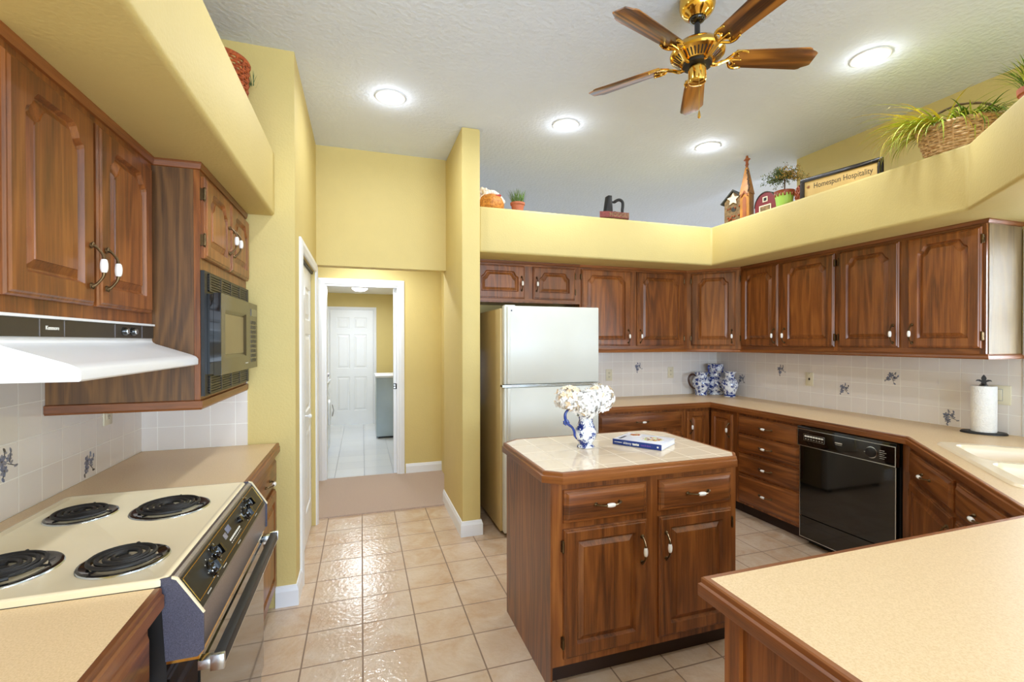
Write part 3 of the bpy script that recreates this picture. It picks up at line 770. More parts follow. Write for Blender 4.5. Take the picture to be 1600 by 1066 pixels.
# local x = ux, local y = perp: rotate +90 of ux = (1,-1)/r2 -> equals uy
mb = MB()
ro = rrect(0, SLEN, 0, SDEP, .06)
bw1 = lambda d: rrect(.055+d, .44-d, .06+d, SDEP-.10-d, .065-d); bw2 = lambda d: rrect(.475+d, SLEN-.055-d, .06+d, SDEP-.10-d, .065-d)
b1, b2 = bw1(0), bw2(0)
zr = .011
mb.loops([[(a, b, .0005) for a, b in ro], [(a, b, .006) for a, b in inset(ro, .003)], [(a, b, zr) for a, b in inset(ro, .012)]], cap=False)
mb.holed(inset(ro, .012), [b1, b2], lambda a, b: (a, b, zr))
for b_ in (bw1, bw2):
    mb.loops([[(a, b, z) for a, b in b_(d)] for d, z in ((0, zr), (.004, .006), (.008, -.01), (.016, -.155), (.03, -.175), (.06, -.182))])
mb.build('basin', 'sink', t, smooth=True, angle=50)

# ---------------- island
t = thing('kitchen_island', 'brown kitchen island with cream tiled top, two drawers and two doors', 'island', (.755, 1.80, 0))
IW, ID = .955, .63
MB().box(0, IW, 0, ID, .105, ZB+.016).build('cabinet_body', 'wood_z', t)
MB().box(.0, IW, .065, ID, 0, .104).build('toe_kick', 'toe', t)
m_ = MB(); m_.box(-.008, 0, -.002, .045, 0, ZB+.016); m_.box(-.004, 0, .045, ID, 0, ZB+.016); m_.build('side_panel', 'wood_z', t)
for a, b, hs in ((.048, .450, 'r'), (.515, .918, 'l')):
    drawer(t, a, b, .710, .850); door(t, a, b, .138, .683, hs, .555, arch=False)
IO = [(.715+.07, 1.757), (1.74-.06, 1.757), (1.74, 1.757+.07), (1.74, 2.476-.09), (1.74-.09, 2.476), (.715+.10, 2.476), (.715, 2.476-.08), (.715, 1.757+.06)]
IO = [(x-.755, y-1.80) for x, y in IO]
it = inset(IO, .020)
MB().prism(it, .885, .930).build('tiled_top', 'island_tile', t)
IED = [(0, .883), (.019, .883), (.020, .886), (.020, .912), (.014, .916), (.014, .927), (.011, .931), (0, .931)]
MB().sweep(it, IED, closed=True).build('wood_edge', 'wood_trim', t, smooth=True, angle=30)

# ------------------------------------------------------------------ refrigerator
t = thing('refrigerator', 'off white top freezer refrigerator between the partition and the worktop', 'refrigerator', (1.0, 3.33, 0))
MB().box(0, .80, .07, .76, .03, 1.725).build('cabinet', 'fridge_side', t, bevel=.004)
FD = MB().box(.012, .80, 0, .058, 1.150, 1.742).build('freezer_door', 'fridge_white', t, bevel=.007)
FL = MB().box(.012, .80, 0, .058, .035, 1.128).build('fridge_door', 'fridge_white', t, bevel=.007)
for d, z0, z1 in ((FD, 1.16, 1.735), (FL, .045, 1.12)): MB().box(.018, .79, .058, .072, z0, z1).build('gasket', 'gasket', d)
MB().box(.030, .055, -.022, .0, 1.155, 1.735).build('handle_rail', 'fridge_white', FD, bevel=.006)
MB().box(.030, .055, -.022, .0, .72, 1.125).build('handle_rail', 'fridge_white', FL, bevel=.006)
m_ = MB(); m_.box(-.004, .805, -.006, .05, 1.131, 1.147); m_.mi = 1; m_.box(-.004, .805, -.007, -.006, 1.137, 1.141); m_.build('chrome_strip', ['chrome', 'grey_steel'], t)
m_ = MB(); m_.box(.02, .10, .01, .06, 1.726, 1.748); m_.build('hinge_cover', 'fridge_white', t)
MB().box(.064, .074, -.002, 0, 1.700, 1.711).build('badge', 'grey_steel', FD)
m_ = MB(); m_.box(.03, .77, .07, .74, .012, .029); m_.box(.05, .10, .03, .1, 0, .03); m_.box(.70, .75, .03, .1, 0, .03); m_.box(.05, .10, .66, .72, 0, .03); m_.box(.70, .75, .66, .72, 0, .03); m_.build('base_feet', 'black_matte', t)

# ------------------------------------------------------------------ left side: wall cabinets, hood, microwave
FL_ = -.745
def left_run(name, label, cat, ya, x): return thing(name, label, cat, (x, ya, 0), PI/2)   # local x = y-ya, local y = -(X-x)
t = left_run('upper_cabinet', 'orange brown two door wall cabinet above the white range hood', 'cabinet', 1.285, FL_)
w = 2.088-1.285
MB().box(0, w, 0, .32, 1.540, ZU1-.004).build('cabinet_body', 'wood_z', t)
door(t, .018, 1.657-1.285, 1.578, 2.112, 'r', 1.69, hg=False); door(t, 1.680-1.285, 2.048-1.285, 1.578, 2.112, 'l', 1.69, hg=False)
MB().sweep([(0, .001), (w-.002, .001)], [(0, ZU1-.028), (.008, ZU1-.026), (.013, ZU1-.008), (.013, ZU1), (0, ZU1)]).build('crown_moulding', 'wood_trim', t)
XM = -.592
t = left_run('microwave_cabinet', 'orange brown wall cabinet with dark walnut side housing the microwave', 'cabinet', 2.092, XM)
w = YB0-.010-2.092
m_ = MB(); m_.box(.004, w, .0, .474, 1.250, ZU1-.004); m_.build('cabinet_body', 'wood_z', t)
MB().box(0, .004, .020, .474, 1.246, ZU1-.02).build('side_panel', 'walnut', t)['label'] = 'dark walnut laminate side panel'
pp = [(0, .474), (0, 0), (w, 0)]
MB().sweep(pp, [(-.002, 1.212), (.004, 1.212), (.010, 1.220), (.010, 1.246), (-.002, 1.250)]).build('bottom_moulding', 'wood_trim', t)
MB().sweep(pp, [(0, ZU1-.028), (.006, ZU1-.026), (.010, ZU1-.008), (.010, ZU1), (0, ZU1)]).build('crown_moulding', 'wood_trim', t)
MB().box(.004, w, .0, .47, 1.212, 1.249).build('bottom_panel', 'wood_y', t)
door(t, .020, .372, 1.800, 2.118, 'r', 1.935, fr=.05); door(t, .392, w-.010, 1.800, 2.118, 'l', 1.935, fr=.05, hg=False)
# microwave with trim kit
t = left_run('microwave', 'bronze fronted microwave oven in black louvred trim frame', 'microwave', 2.10, XM)
mw = .742
def frame_ring(x0, x1, z0, z1, hx0, hx1, hz0, hz1, y0, y1):
    mb = MB(); mb.box(x0, x1, y0, y1, z0, hz0); mb.box(x0, x1, y0, y1, hz1, z1); mb.box(x0, hx0, y0, y1, hz0, hz1); mb.box(hx1, x1, y0, y1, hz0, hz1); return mb
m_ = frame_ring(0, mw, 1.262, 1.752, .03, mw-.03, 1.345, 1.665, -.014, -.001)
tf = m_.build('trim_frame', ['black_matte'], t)
for zc in (1.268, 1.675):
    m_ = MB()
    for i in range(7):
        m_.box(.045, mw-.03, -.0185, -.014, zc+i*.0105, zc+.0055+i*.0105)
    for j in range(5): m_.box(.045+j*.160, .062+j*.160, -.020, -.014, zc, zc+.070)
    m_.build('vent_louvre', 'dark_brown', tf)
bd = MB().box(.032, mw-.035, -.035, .30, 1.345, 1.664).build('oven_body', 'black_gloss', t)
dw = .50
m_ = MB(); x0, x1, z0, z1 = .036, .036+dw, 1.340, 1.669
o_ = [(x0, z0), (x1, z0), (x1, z1), (x0, z1)]; h_ = [(x0+.055, z0+.065), (x1-.075, z0+.065), (x1-.075, z1-.062), (x0+.055, z1-.062)]
Y0, Y1 = -.036, -.062
m_.loops([[(a, Y0, b) for a, b in o_], [(a, Y1, b) for a, b in o_]], cap=False); m_.holed(o_, [h_], lambda a, b: (a, Y1, b))
m_.loops([[(a, Y1, b) for a, b in h_], [(a, Y1+.010, b) for a, b in inset(h_, .016)]], cap=False)
dd = m_.build('door', 'bronze_glass', t)
g = inset(h_, .016); MB().box(g[0][0], g[1][0], Y1+.009, Y1+.012, g[0][1], g[2][1]).build('window', 'bronze_window', dd)
MB().box(x0-.004, x0, Y1, Y0, z0, z1).build('edge_trim', 'black_gloss', dd)
MB().box(x1-.095, x1-.040, Y1-.0008, Y1, z0+.029, z0+.034).build('name_mark', 'gasket', dd)
cpn = MB().box(x1+.002, mw-.034, Y1, Y0, z0, z1).build('control_panel', 'bronze_glass', t)
m_ = MB()
for r in range(9):
    for c_ in range(3): m_.box(x1+.028+c_*.038, x1+.056+c_*.038, Y1-.002, Y1, 1.372+r*.024, 1.388+r*.024)
m_.mi = 1; m_.box(x1+.025, mw-.055, Y1-.002, Y1, 1.605, 1.640)
m_.build('keypad', ['dark_brown', 'black_gloss'], cpn)

# range hood
HY0, HY1 = 1.296, 2.086
t = left_run('range_hood', 'white range hood with black control strip above the cooktop', 'range hood', HY0, -.745)
w = HY1-HY0
# local: x along, y = depth (front negative), profile in (y,z)
def prof_prism(mb, prof, x0, x1):
    n = len(prof); mb.add([(x0, y, z) for y, z in prof]+[(x1, y, z) for y, z in prof], [tuple(range(n)), tuple(range(n, 2*n))[::-1]]+[(i+n, (i+1) % n+n, (i+1) % n, i) for i in range(n)]); return mb
FR = -(-.596+.745)   # front lip local y
prof = [(.32, 1.385), (FR+.004, 1.385), (FR, 1.389), (FR, 1.408), (FR+.006, 1.417), (FR+.022, 1.425), (-.012, 1.466), (-.003, 1.472), (0, 1.480), (0, 1.538), (.32, 1.538)]
hd = prof_prism(MB(), prof, 0, w).build('hood_shell', 'hood_white', t, smooth=True, angle=35)
m_ = MB(); m_.box(.004, w-.004, -.006, -.0005, 1.487, 1.531); cs = m_.build('control_strip', 'dark_brown', t)
m_ = MB(); m_.box(0, w, -.010, -.0005, 1.532, 1.539); m_.build('top_flange', 'hood_white', t)
m_ = MB()
for x in (.105+.03, .205+.03, .47+.03, .66+.03): MB().box(x, x+.0015, -.0068, -.006, 1.488, 1.530).build('divider_line', 'steel', cs)
for x in (.555, .615): m_ = MB(); m_.lathe([(.014, -.006), (.013, -.015), (.011, -.018)], (x, 0, 1.509), 18, 'y'); m_.mi = 1; m_.lathe([(.009, -.018), (.008, -.021)], (x, 0, 1.509), 16, 'y'); m_.build('switch_knob', ['black_gloss', 'chrome'], cs, smooth=True)
lettering('Kenmore', 'lettering', 'white_ink', .014, (.185, -.0063, 1.509), (PI/2, 0, 0), cs, bold=.0002)
m_ = MB(); m_.box(.1, w-.1, .0, .26, 1.381, 1.3845); m_.build('filter', 'steel', t)

# ------------------------------------------------------------------ left worktops and base cabinets
XC = -.429
RY0, RY1 = 1.270, 2.040
t = thing('worktop', 'beige laminate worktop along the left wall, running around the cooktop', 'worktop', (XW, .20, .872))
m_ = MB(); m_.X = Matrix.Translation((-XW, -.20, 0)); xf = XC-.018
m_.prism([(XW+.010, .20), (xf, .20), (xf, RY0-.011), (-.990, RY0-.011), (-.990, RY1+.011), (xf, RY1+.011), (xf, YB0-.010), (XW+.010, YB0-.010)], 0, .042)
m_.build('laminate_top', 'laminate', t)
for a_, b_ in ((.20, RY0-.011), (RY1+.011, YB0-.010)):
    m_ = MB(); m_.X = Matrix.Translation((-XW, -.20, -.872)); m_.sweep([(xf, b_), (xf, a_)][::-1], [(d*.9, z) for d, z in EDGE]); m_.build('wood_edge', 'wood_trim', t, smooth=True, angle=30)
MB_X = -.462
t = left_run('base_cabinet', 'brown base cabinet at the bottom left, nearest the camera', 'cabinet', .20, MB_X)
w = RY0-.008-.20; base_body(t, w, .60)
drawer(t, .06, w-.03, .700, .845, hx=.2); door(t, .06, w-.03, .135, .670, 'l', .60, arch=False, hg=False)
t = left_run('base_cabinet', 'brown base cabinet with drawer and door between the range and the gold wall', 'cabinet', RY1+.008, MB_X)
w = YB0-.006-(RY1+.008); base_body(t, w, .60)
drawer(t, .22, w-.03, .700, .845); door(t, .22, w-.03, .135, .670, 'l', .60, arch=False, hg=False)

# ------------------------------------------------------------------ range
t = left_run('cooking_range', 'slide in electric range with cream cooktop and four coil burners', 'range', RY0, -.430)
w = RY1-RY0
MB().box(.006, w-.006, .0, .60, .09, .874).build('oven_body', 'black_matte', t)
MB().box(.02, w-.02, .05, .58, 0, .089).build('toe_kick', 'black_matte', t)
tpf = lambda d: rrect(-.008+d, w+.008-d, -.004+d, .555-d, .025-d, 4)
tp = tpf(0)
m_ = MB(); m_.loops([[(a, b, z) for a, b in tpf(d)] for d, z in ((0, .9150), (0, .928), (.004, .931), (.012, .931), (.020, .925))])
m_.loops([[(a, b, .9145) for a, b in tp], [(a, b, .915) for a, b in tp]], cap=False)
ct = m_.build('cooktop', 'cream', t, smooth=True, angle=40)
def burner(x, y, R):
    n_ = MB(); n_.lathe([(R*1.13, .9255), (R*1.15, .929), (R*1.08, .931), (R*.98, .928), (R*.6, .920), (.02, .916)], (0, 0, 0), 40, cap=False)
    n_.mi = 1; n_.lathe([(R*1.175, .9252), (R*1.15, .9285), (R*1.10, .930)], (0, 0, 0), 40, cap=False)
    b = n_.build('burner', ['black_gloss', 'chrome'], t, smooth=True); b.location = (x, y, 0)
    turns = 4.6 if R > .085 else 3.7
    pts = []; N = int(turns*34)
    for i in range(N+1):
        a = 2*PI*turns*i/N; r = .018+(R*.95-.018)*i/N; pts.append((r*math.cos(a), r*math.sin(a), .9385))
    c = MB(); c.tube(pts, .0052, 7); c.tube([(R*.95, 0, .9385), (R*1.03, .004, .934), (R*1.05, .01, .924)], .0048, 6)
    for k in range(3):
        a = 2*PI*k/3+.5; c.tube([(.012*math.cos(a), .012*math.sin(a), .931), (R*math.cos(a), R*math.sin(a), .931)], .0028, 5)
    c.ball((0, 0, .934), .014, 10, 5, (1, 1, .4))
    c.build('heating_coil', 'black_iron', b, smooth=True)
# local y = -(X+.43)
for X, Y, R in ((-.842, 1.830, .078), (-.598, 1.815, .094), (-.815, 1.435, .094), (-.565, 1.415, .080)): burner(Y-RY0, -(X+.430), R)
# slanted control panel; local y negative is outwards
pf = [(.010, .926), (-.012, .9275), (-.020, .924), (-.072, .838), (-.072, .748), (-.066, .742), (.0, .742)]
cp = prof_prism(MB(), pf, .0, w).build('control_panel', 'steel', t)
Xs = Matrix.Translation((0, -.020, .924)) @ Matrix.Rotation(math.atan2(.086, -.052), 4, 'X')
# local frame on the slant: u = x, v down the slope
sv = Vector((0, -.052, -.086)).normalized(); sn = Vector((0, -.086, .052)).normalized(); s0 = Vector((0, -.020, .924)); SLN = math.hypot(.052, .086)
def slant(mb, u0, u1, v0, v1, h0, h1):
    vs = []
    for u in (u0, u1):
        for v in (v0, v1):
            for h in (h0, h1): p = s0+sv*v+sn*h; vs.append((u, p.y, p.z))
    mb.add(vs, [(0, 1, 3, 2), (4, 6, 7, 5), (0, 4, 5, 1), (2, 3, 7, 6), (0, 2, 6, 4), (1, 5, 7, 3)])
def slcyl(mb, u, v, prof, n=24):
    c = s0+sv*v; keep = mb.X
    mb.X = Matrix(((1, 0, 0, u), (0, -sv.y, sn.y, c.y), (0, -sv.z, sn.z, c.z), (0, 0, 0, 1)))
    mb.lathe(prof, n=n); mb.X = keep
m_ = MB(); slant(m_, .010, w-.010, .006, SLN-.006, 0, .003); fp = m_.build('fascia', 'fascia_black', t)
m_ = MB(); 
for v in (.011, SLN-.022): slant(m_, .016, w-.016, v, v+.0016, .003, .0036)
for u in (.016, w-.018): slant(m_, u, u+.0016, .011, SLN-.022, .003, .0036)
m_.build('pinstripe', 'brass', fp)
for u, v in ((.150, .058), (.215, .040), (.548, .052), (.612, .036)):
    m_ = MB(); slcyl(m_, u, v, [(.023, .003), (.022, .009), (.019, .011)]); slcyl(m_, u, v, [(.0145, .010), (.0135, .016), (.012, .018)]); slant(m_, u-.0055, u+.0055, v-.014, v+.014, .011, .027); m_.mi = 1
    for k in range(8): a = 2*PI*k/8; m2 = s0+sv*(v+.0275*math.sin(a)); slant(m_, u+.0275*math.cos(a)-.0012, u+.0275*math.cos(a)+.0012, v+.0275*math.sin(a)-.0012, v+.0275*math.sin(a)+.0012, .003, .0036)
    m_.build('burner_knob', ['black_gloss', 'white_ink'], fp, smooth=True, angle=30)
m_ = MB(); slcyl(m_, .470, .045, [(.011, .003), (.010, .014)]); m_.mi = 1; slcyl(m_, .498, .040, [(.007, .003), (.006, .009)]); m_.build('timer_knob', ['black_gloss', 'chrome'], fp, smooth=True)
m_ = MB(); slant(m_, .345, .385, .022, .040, .003, .0038); m_.mi = 1; slant(m_, .31, .335, .030, .046, .003, .0038); m_.mi = 2
for i in range(8): slant(m_, .330+i*.015, .340+i*.015, .056, .061, .003, .0045); slant(m_, .330+i*.015, .338+i*.015, .067, .0685, .003, .0036)
m_.build('clock_display', ['petal_blue', 'petal_grey', 'white_ink'], fp)
m_ = MB()
for u in (.06, .20, .36, .6): slant(m_, u, u+.03, SLN-.015, SLN-.0125, .003, .0036)
m_.build('markings', 'gasket', fp)
# side trims of the panel
for u, nm in ((-.004, 'near'), (w, 'far')):
    m_ = prof_prism(MB(), [(.010, .93), (-.013, .9315), (-.024, .927), (-.077, .840), (-.077, .752), (-.064, .738), (.0, .738)], u, u+.004); m_.build('end_cap', 'grey_steel', t)
    m_ = prof_prism(MB(), [(-.013, .9325), (-.025, .928), (-.079, .840), (-.076, .838), (-.022, .924), (-.013, .928)], u-.001, u+.005); m_.build('end_trim', 'cream', t)
dk = MB().box(.004, w-.004, -.062, 0, .20, .735).build('oven_door', 'black_gloss', t)
MB().box(.012, w-.012, -.0655, -.0625, .21, .70).build('door_glass', 'black_gloss', dk)
m_ = MB(); m_.box(.002, w-.002, -.066, -.0, .728, .737); m_.build('door_top_trim', 'brass', dk)
m_ = MB(); m_.box(.012, w-.012, -.115, -.092, .698, .728); m_.mi = 1; m_.box(.0, .012, -.117, -.088, .694, .730); m_.box(w-.012, w, -.117, -.088, .694, .730); m_.box(.002, .03, -.092, -.062, .700, .722); m_.box(w-.03, w-.002, -.092, -.062, .700, .722); m_.box(.012, w-.012, -.1155, -.115, .696, .700)
m_.build('door_handle', ['black_matte', 'chrome'], dk, bevel=.002)
MB().box(.004, w-.004, -.055, 0, .095, .192).build('storage_drawer', 'black_gloss', t)

# ------------------------------------------------------------------ things on the worktops
def vec_tube(mb, pts, rad, n=8): mb.tube(pts, rad, n)
# flower pitcher on the island
PX, PY, PZ = 1.093, 2.163, .931
t = thing('pitcher', 'blue and white porcelain pitcher with cobalt handle on the island', 'pitcher', (PX, PY, PZ))
prof = [(.0, .0), (.040, .0), (.043, .004), (.041, .012), (.034, .018), (.036, .024), (.050, .045), (.057, .065), (.055, .085), (.046, .110), (.036, .132), (.034, .142), (.037, .152), (.044, .163), (.041, .163), (.032, .142), (.03, .12), (.0, .11)]
m_ = MB(); m_.lathe(prof, n=36, cap=False)
# pull a spout towards +x
m_.v = [(x*(1+.35*max(0, (z-.13)/.033)) if x > 0.01 else x, y, z+(.012*max(0, x/.044) if z > .15 else 0)) for x, y, z in m_.v]
m_.build('pitcher_body', 'porcelain', t, smooth=True, angle=60)
MB().lathe([(.041, .0), (.0445, .003), (.0435, .010), (.036, .0165)], n=32, cap=False).build('foot_ring', 'porcelain2', t, smooth=True)
hp = [(-.050, .045), (-.062, .062), (-.066, .085), (-.078, .105), (-.100, .122), (-.113, .145), (-.116, .170), (-.106, .188), (-.094, .196)]
m_ = MB(); cR, sR = math.cos(.32), math.sin(.32)
m_.stube([(x*cR, 0, z) for x, z in hp], [.005, .0065, .0065, .0065, .0075, .008, .0075, .0065, .004], 10)
for k in range(7):
    a = 2*PI*k/7; m_.ball((-.104+.012*math.cos(a), 0, .130+.010*math.sin(a)), .0065, 6, 5)
m_.build('handle', 'cobalt', t, smooth=True)
t.rotation_euler.z = -.1
# hydrangea stems standing in the pitcher
def hydrangea(label, cx, cy, cz, R, n, mats, seed, sx):
    rnd = random.Random(seed); t = thing('hydrangea', label, 'flower', (PX, PY, PZ), group='hydrangeas in the blue pitcher')
    m_ = MB(); m_.ball((cx, cy, cz), R*.74, 14, 10, (1, 1, .85)); m_.mi = 0
    for i in range(n):
        z = 1-2*(i+.5)/n; a = i*2.39996+rnd.random()*.3; q = math.sqrt(max(0, 1-z*z))
        d = Vector((q*math.cos(a), q*math.sin(a), z*.88)); p = Vector((cx, cy, cz))+d*R*(.78+.24*rnd.random()+.07*math.sin(5*a+3*z)); d = (d+Vector((rnd.uniform(-.5, .5), rnd.uniform(-.5, .5), rnd.uniform(-.3, .5)))).normalized()
        e1 = d.orthogonal().normalized(); e2 = d.cross(e1); ph = rnd.random()*PI; s = .0125*(1+.35*rnd.random())
        m_.mi = 1 if (mats[1] and rnd.random() < mats[2]) else 0
        for k in range(4):
            b = ph+k*PI/2; u = e1*math.cos(b)+e2*math.sin(b); v = d.cross(u)
            w_ = d*s*.10*rnd.uniform(-1, 3)
            m_.add([tuple(p), tuple(p+u*s*.45+v*s*.42+d*s*.2), tuple(p+u*s*.85+v*s*.40+d*s*.12), tuple(p+u*s*1.1+w_), tuple(p+u*s*.85-v*s*.40+d*s*.12), tuple(p+u*s*.45-v*s*.42+d*s*.2)], [(0, 1, 2, 3), (0, 3, 4, 5)])
    m_.build('flower_head', [mats[0], mats[1] or mats[0]], t)
    s_ = MB(); s_.tube([(.004*sx, 0, .06), (.012*sx, 0, .14), (cx*.6, cy*.6, .17), (cx*.95, cy*.95, cz-R*.5)], .0024, 6); s_.build('stem', 'stem', t)
    return t
hydrangea('cream tinged white hydrangea head leaning left in the pitcher', -.082, .020, .252, .072, 150, ('petal_white', 'petal_cream', .45), 1, -1)
hydrangea('white hydrangea head in the middle of the pitcher, lowest of the bunch', -.005, -.025, .226, .078, 170, ('petal_white', 'petal_cream', .03), 2, 0)
hydrangea('white hydrangea head leaning right over long green stems in the pitcher', .085, .015, .250, .080, 180, ('petal_white', 'petal_cream', .12), 3, 1)
# cookbook on the island
bx, by = Vector((1.264, 2.185)), Vector((1.412, 1.969)); dx = by-bx; BL = dx.length; ang = math.atan2(dx.y, dx.x)
t = thing('cookbook', 'blue spined cookbook with food photographs lying on the island', 'book', (bx.x, bx.y, .931), ang)
BW, BH = .205, .028
m_ = MB(); m_.box(0, BL, 0, BW, 0, .003); m_.box(0, BL, 0, BW, BH-.003, BH)
m_.build('cover', 'book_cover', t, bevel=.0008)
MB().box(-.0005, BL+.0005, -.002, .002, -.0, BH+.0005).build('spine', 'book_blue', t, bevel=.0015)
MB().box(.003, BL-.003, .003, BW-.004, .0031, BH-.0031).build('page_block', 'pages', t)
sp_ = [c for c in t.children if c.name.startswith('spine')][0]
lettering('skinny', 'lettering', 'white_ink', .018, (.082, -.0022, BH/2), (PI/2, 0, 0), sp_, .0003)
lettering('taste', 'lettering', 'white_ink', .018, (.128, -.0022, BH/2), (PI/2, 0, 0), sp_, .0003, bold=.0006)
MB().box(.010, .052, -.0026, -.002, BH/2-.0012, BH/2+.0012).build('spine_line', 'white_ink', sp_)
lettering('one & done', 'lettering', 'purple_ink', .011, (.182, -.0022, BH/2), (PI/2, 0, 0), sp_, .0003)
MB().lathe([(.005, -.0028), (.0048, -.002)], (BL-.018, 0, BH/2), 12, 'y').build('publisher_mark', 'white_ink', sp_)
cv = [c for c in t.children if c.name.startswith('cover')][0]
def dish(cx, cy, R, seed, cols):
    rnd = random.Random(seed); m_ = MB(); m_.lathe([(R, BH), (R, BH+.0006), (R*.8, BH+.0008)], (cx, cy, 0), 28)
    for i in range(60):
        a = rnd.random()*2*PI; r = R*.74*math.sqrt(rnd.random()); m_.mi = 1+rnd.randrange(len(cols))
        m_.ball((cx+r*math.cos(a), cy+r*math.sin(a), BH+.0009), .0065*rnd.uniform(.6, 1.2), 6, 4, (1, 1, .12))
    return m_.build('food_picture', ['ceramic']+cols, cv)
dish(BL*.66, BW*.52, .062, 3, ['leaf_gold', 'pumpkin', 'grass_lime', 'barn_red', 'twig', 'rust'])
dish(BL*.22, BW*.80, .034, 5, ['berry', 'red_cloth', 'leaf_gold'])
m_ = MB(); m_.box(BL*.08, BL*.13, BW*.12, BW*.5, BH, BH+.0005); m_.build('cover_text_block', 'grey_steel', cv)

# paper towel holder
t = thing('paper_towel_holder', 'black iron paper towel holder with fleur de lis finial and white roll', 'paper towels', (3.575, 1.795, .9145), math.radians(-58))
Pc = Vector((3.50, 1.80))
m_ = MB(); el = [(.105*math.cos(2*PI*i/40), .07*math.sin(2*PI*i/40)) for i in range(40)]
m_.loops([[(a, b, 0) for a, b in el], [(a*1.0, b*1.0, .006) for a, b in el], [(a*.94, b*.92, .013) for a, b in el]]); m_.lathe([(.006, .012), (.006, .300)], n=10)
m_.build('stand', 'black_iron', t, smooth=True)
m_ = MB(); m_.lathe([(.018, .0135), (.057, .0135), (.0585, .018), (.0585, .285), (.057, .288), (.018, .288)], n=40)
m_.build('paper_roll', 'paper', t, smooth=True, angle=50)
m_ = MB(); m_.lathe([(.020, .289), (.020, .294), (.009, .298), (.007, .304)], n=16)
fl = [(0, .352), (.007, .344), (.011, .333), (.009, .322), (.005, .314), (.012, .316), (.024, .322), (.034, .316), (.030, .326), (.020, .332), (.012, .328)]
half = [(0, .356), (.008, .345), (.012, .334), (.009, .322), (.018, .326), (.030, .324), (.036, .315), (.026, .317), (.014, .312), (.010, .306), (.016, .300), (0, .296)]
m_.prism_xz(half+[(-x, z) for x, z in half[::-1][1:-1]], -.004, .004)
m_.build('fleur_finial', 'black_iron', t)

# outlets and switch
def plate(name, label, cat, loc, rz, kind='outlet', w=.070, h=.115):
    t = thing(name, label, cat, loc, rz, 'plates on the tiles')
    MB().box(-w/2, w/2, -.006, 0, -h/2, h/2).build('cover_plate', 'plate', t, bevel=.002)
    if kind == 'outlet':
        for z in (.020, -.020):
            m_ = MB(); m_.box(-.016, .016, -.008, -.006, z-.013, z+.013); m_.mi = 1
            m_.box(-.008, -.005, -.0085, -.008, z-.003, z+.007); m_.box(.005, .008, -.0085, -.008, z-.003, z+.007); m_.ball((0, -.008, z-.008), .0022, 6, 4)
            m_.build('receptacle', ['plate', 'dark_slot'], t)
    elif kind == 'jack':
        m_ = MB(); m_.box(-.012, .012, -.0075, -.006, .022, .040); m_.mi = 1; m_.box(-.007, .007, -.008, -.006, -.008, .008); m_.box(-.002, .002, -.008, -.006, -.008, .012); m_.mi = 0; m_.box(-.010, .010, -.0075, -.006, -.042, -.026); m_.mi = 2; m_.ball((0, -.006, .048), .003, 6, 4); m_.build('phone_jack', ['plate', 'dark_slot', 'chrome'], t)
    else:
        MB().box(-.021, .021, -.0068, -.006, -.037, .037).build('rocker_frame', 'gasket', t); MB().box(-.0165, .0165, -.011, -.0068, -.032, .032).build('rocker', 'plate', t, bevel=.002)
    return t
YS = YBK-.0083; XS = XE-.0083
plate('wall_outlet', 'ivory outlet on the tiles nearest the refrigerator', 'outlet', (2.352, YS, 1.137), 0)
plate('wall_outlet', 'pale outlet on the back wall tiles left of the blue vases', 'outlet', (3.081, YS, 1.147), 0)
plate('phone_jack_plate', 'ivory phone jack plate on the right wall tiles between the flowers', 'outlet', (XS, 3.031, 1.146), -PI/2, 'jack')
plate('light_switch', 'ivory rocker light switch behind the paper towels', 'switch', (XS, 1.772, 1.147), -PI/2, 'switch', w=.115)
plate('wall_outlet', 'cream outlet under the walnut side panel behind the cooktop', 'outlet', (XW+.0083, 2.515, 1.165), PI/2)

# porcelain in the corner
def vase(name, label, cat, x, y, prof, mat, group='blue and white porcelain in the corner'):
    t = thing(name, label, cat, (x, y, .9145), 0, None)
    MB().lathe(prof, n=32, cap=False).build('vase_body', mat, t, smooth=True, angle=55)
    return t
t = vase('pitcher', 'blue and white porcelain jug with brown loop handle in the corner', 'pitcher', 3.375, 4.03,
         [(0, 0), (.060, 0), (.062, .01), (.056, .022), (.072, .060), (.086, .105), (.088, .140), (.074, .170), (.060, .195), (.066, .222), (.076, .236), (.070, .236), (.05, .2), (.0, .19)], 'porcelain2')
hp = [(-.070, .200), (-.095, .215), (-.125, .212), (-.148, .190), (-.154, .155), (-.142, .115), (-.115, .085), (-.078, .065)]
MB().stube([(x, -.0, z) for x, z in hp], [.007, .010, .011, .011, .011, .010, .009, .007], 10).build('handle', 'brown_glaze', t, smooth=True)
t = vase('vase', 'tall blue and white double gourd vase, middle and tallest of the corner trio', 'vase', 3.560, 4.03,
         [(0, 0), (.078, 0), (.080, .022), (.076, .026), (.100, .06), (.112, .100), (.108, .140), (.088, .175), (.062, .190), (.058, .205), (.062, .240), (.070, .285), (.078, .318), (.072, .318), (.05, .22), (0, .2)], 'porcelain')
for s in (-1, 1):
    m_ = MB(); m_.stube([(s*.070, 0, .295), (s*.088, 0, .300), (s*.094, 0, .275), (s*.084, 0, .255), (s*.092, 0, .235), (s*.066, 0, .222)], [.006, .008, .009, .007, .008, .006], 8); m_.build('ear_handle', 'cobalt', t, smooth=True)
    m_ = MB(); m_.tube([(s*.100, 0, .170), (s*.122, 0, .168), (s*.120, 0, .140), (s*.107, 0, .135)], .006, 8); m_.build('ear_handle', 'petal_grey', t, smooth=True)
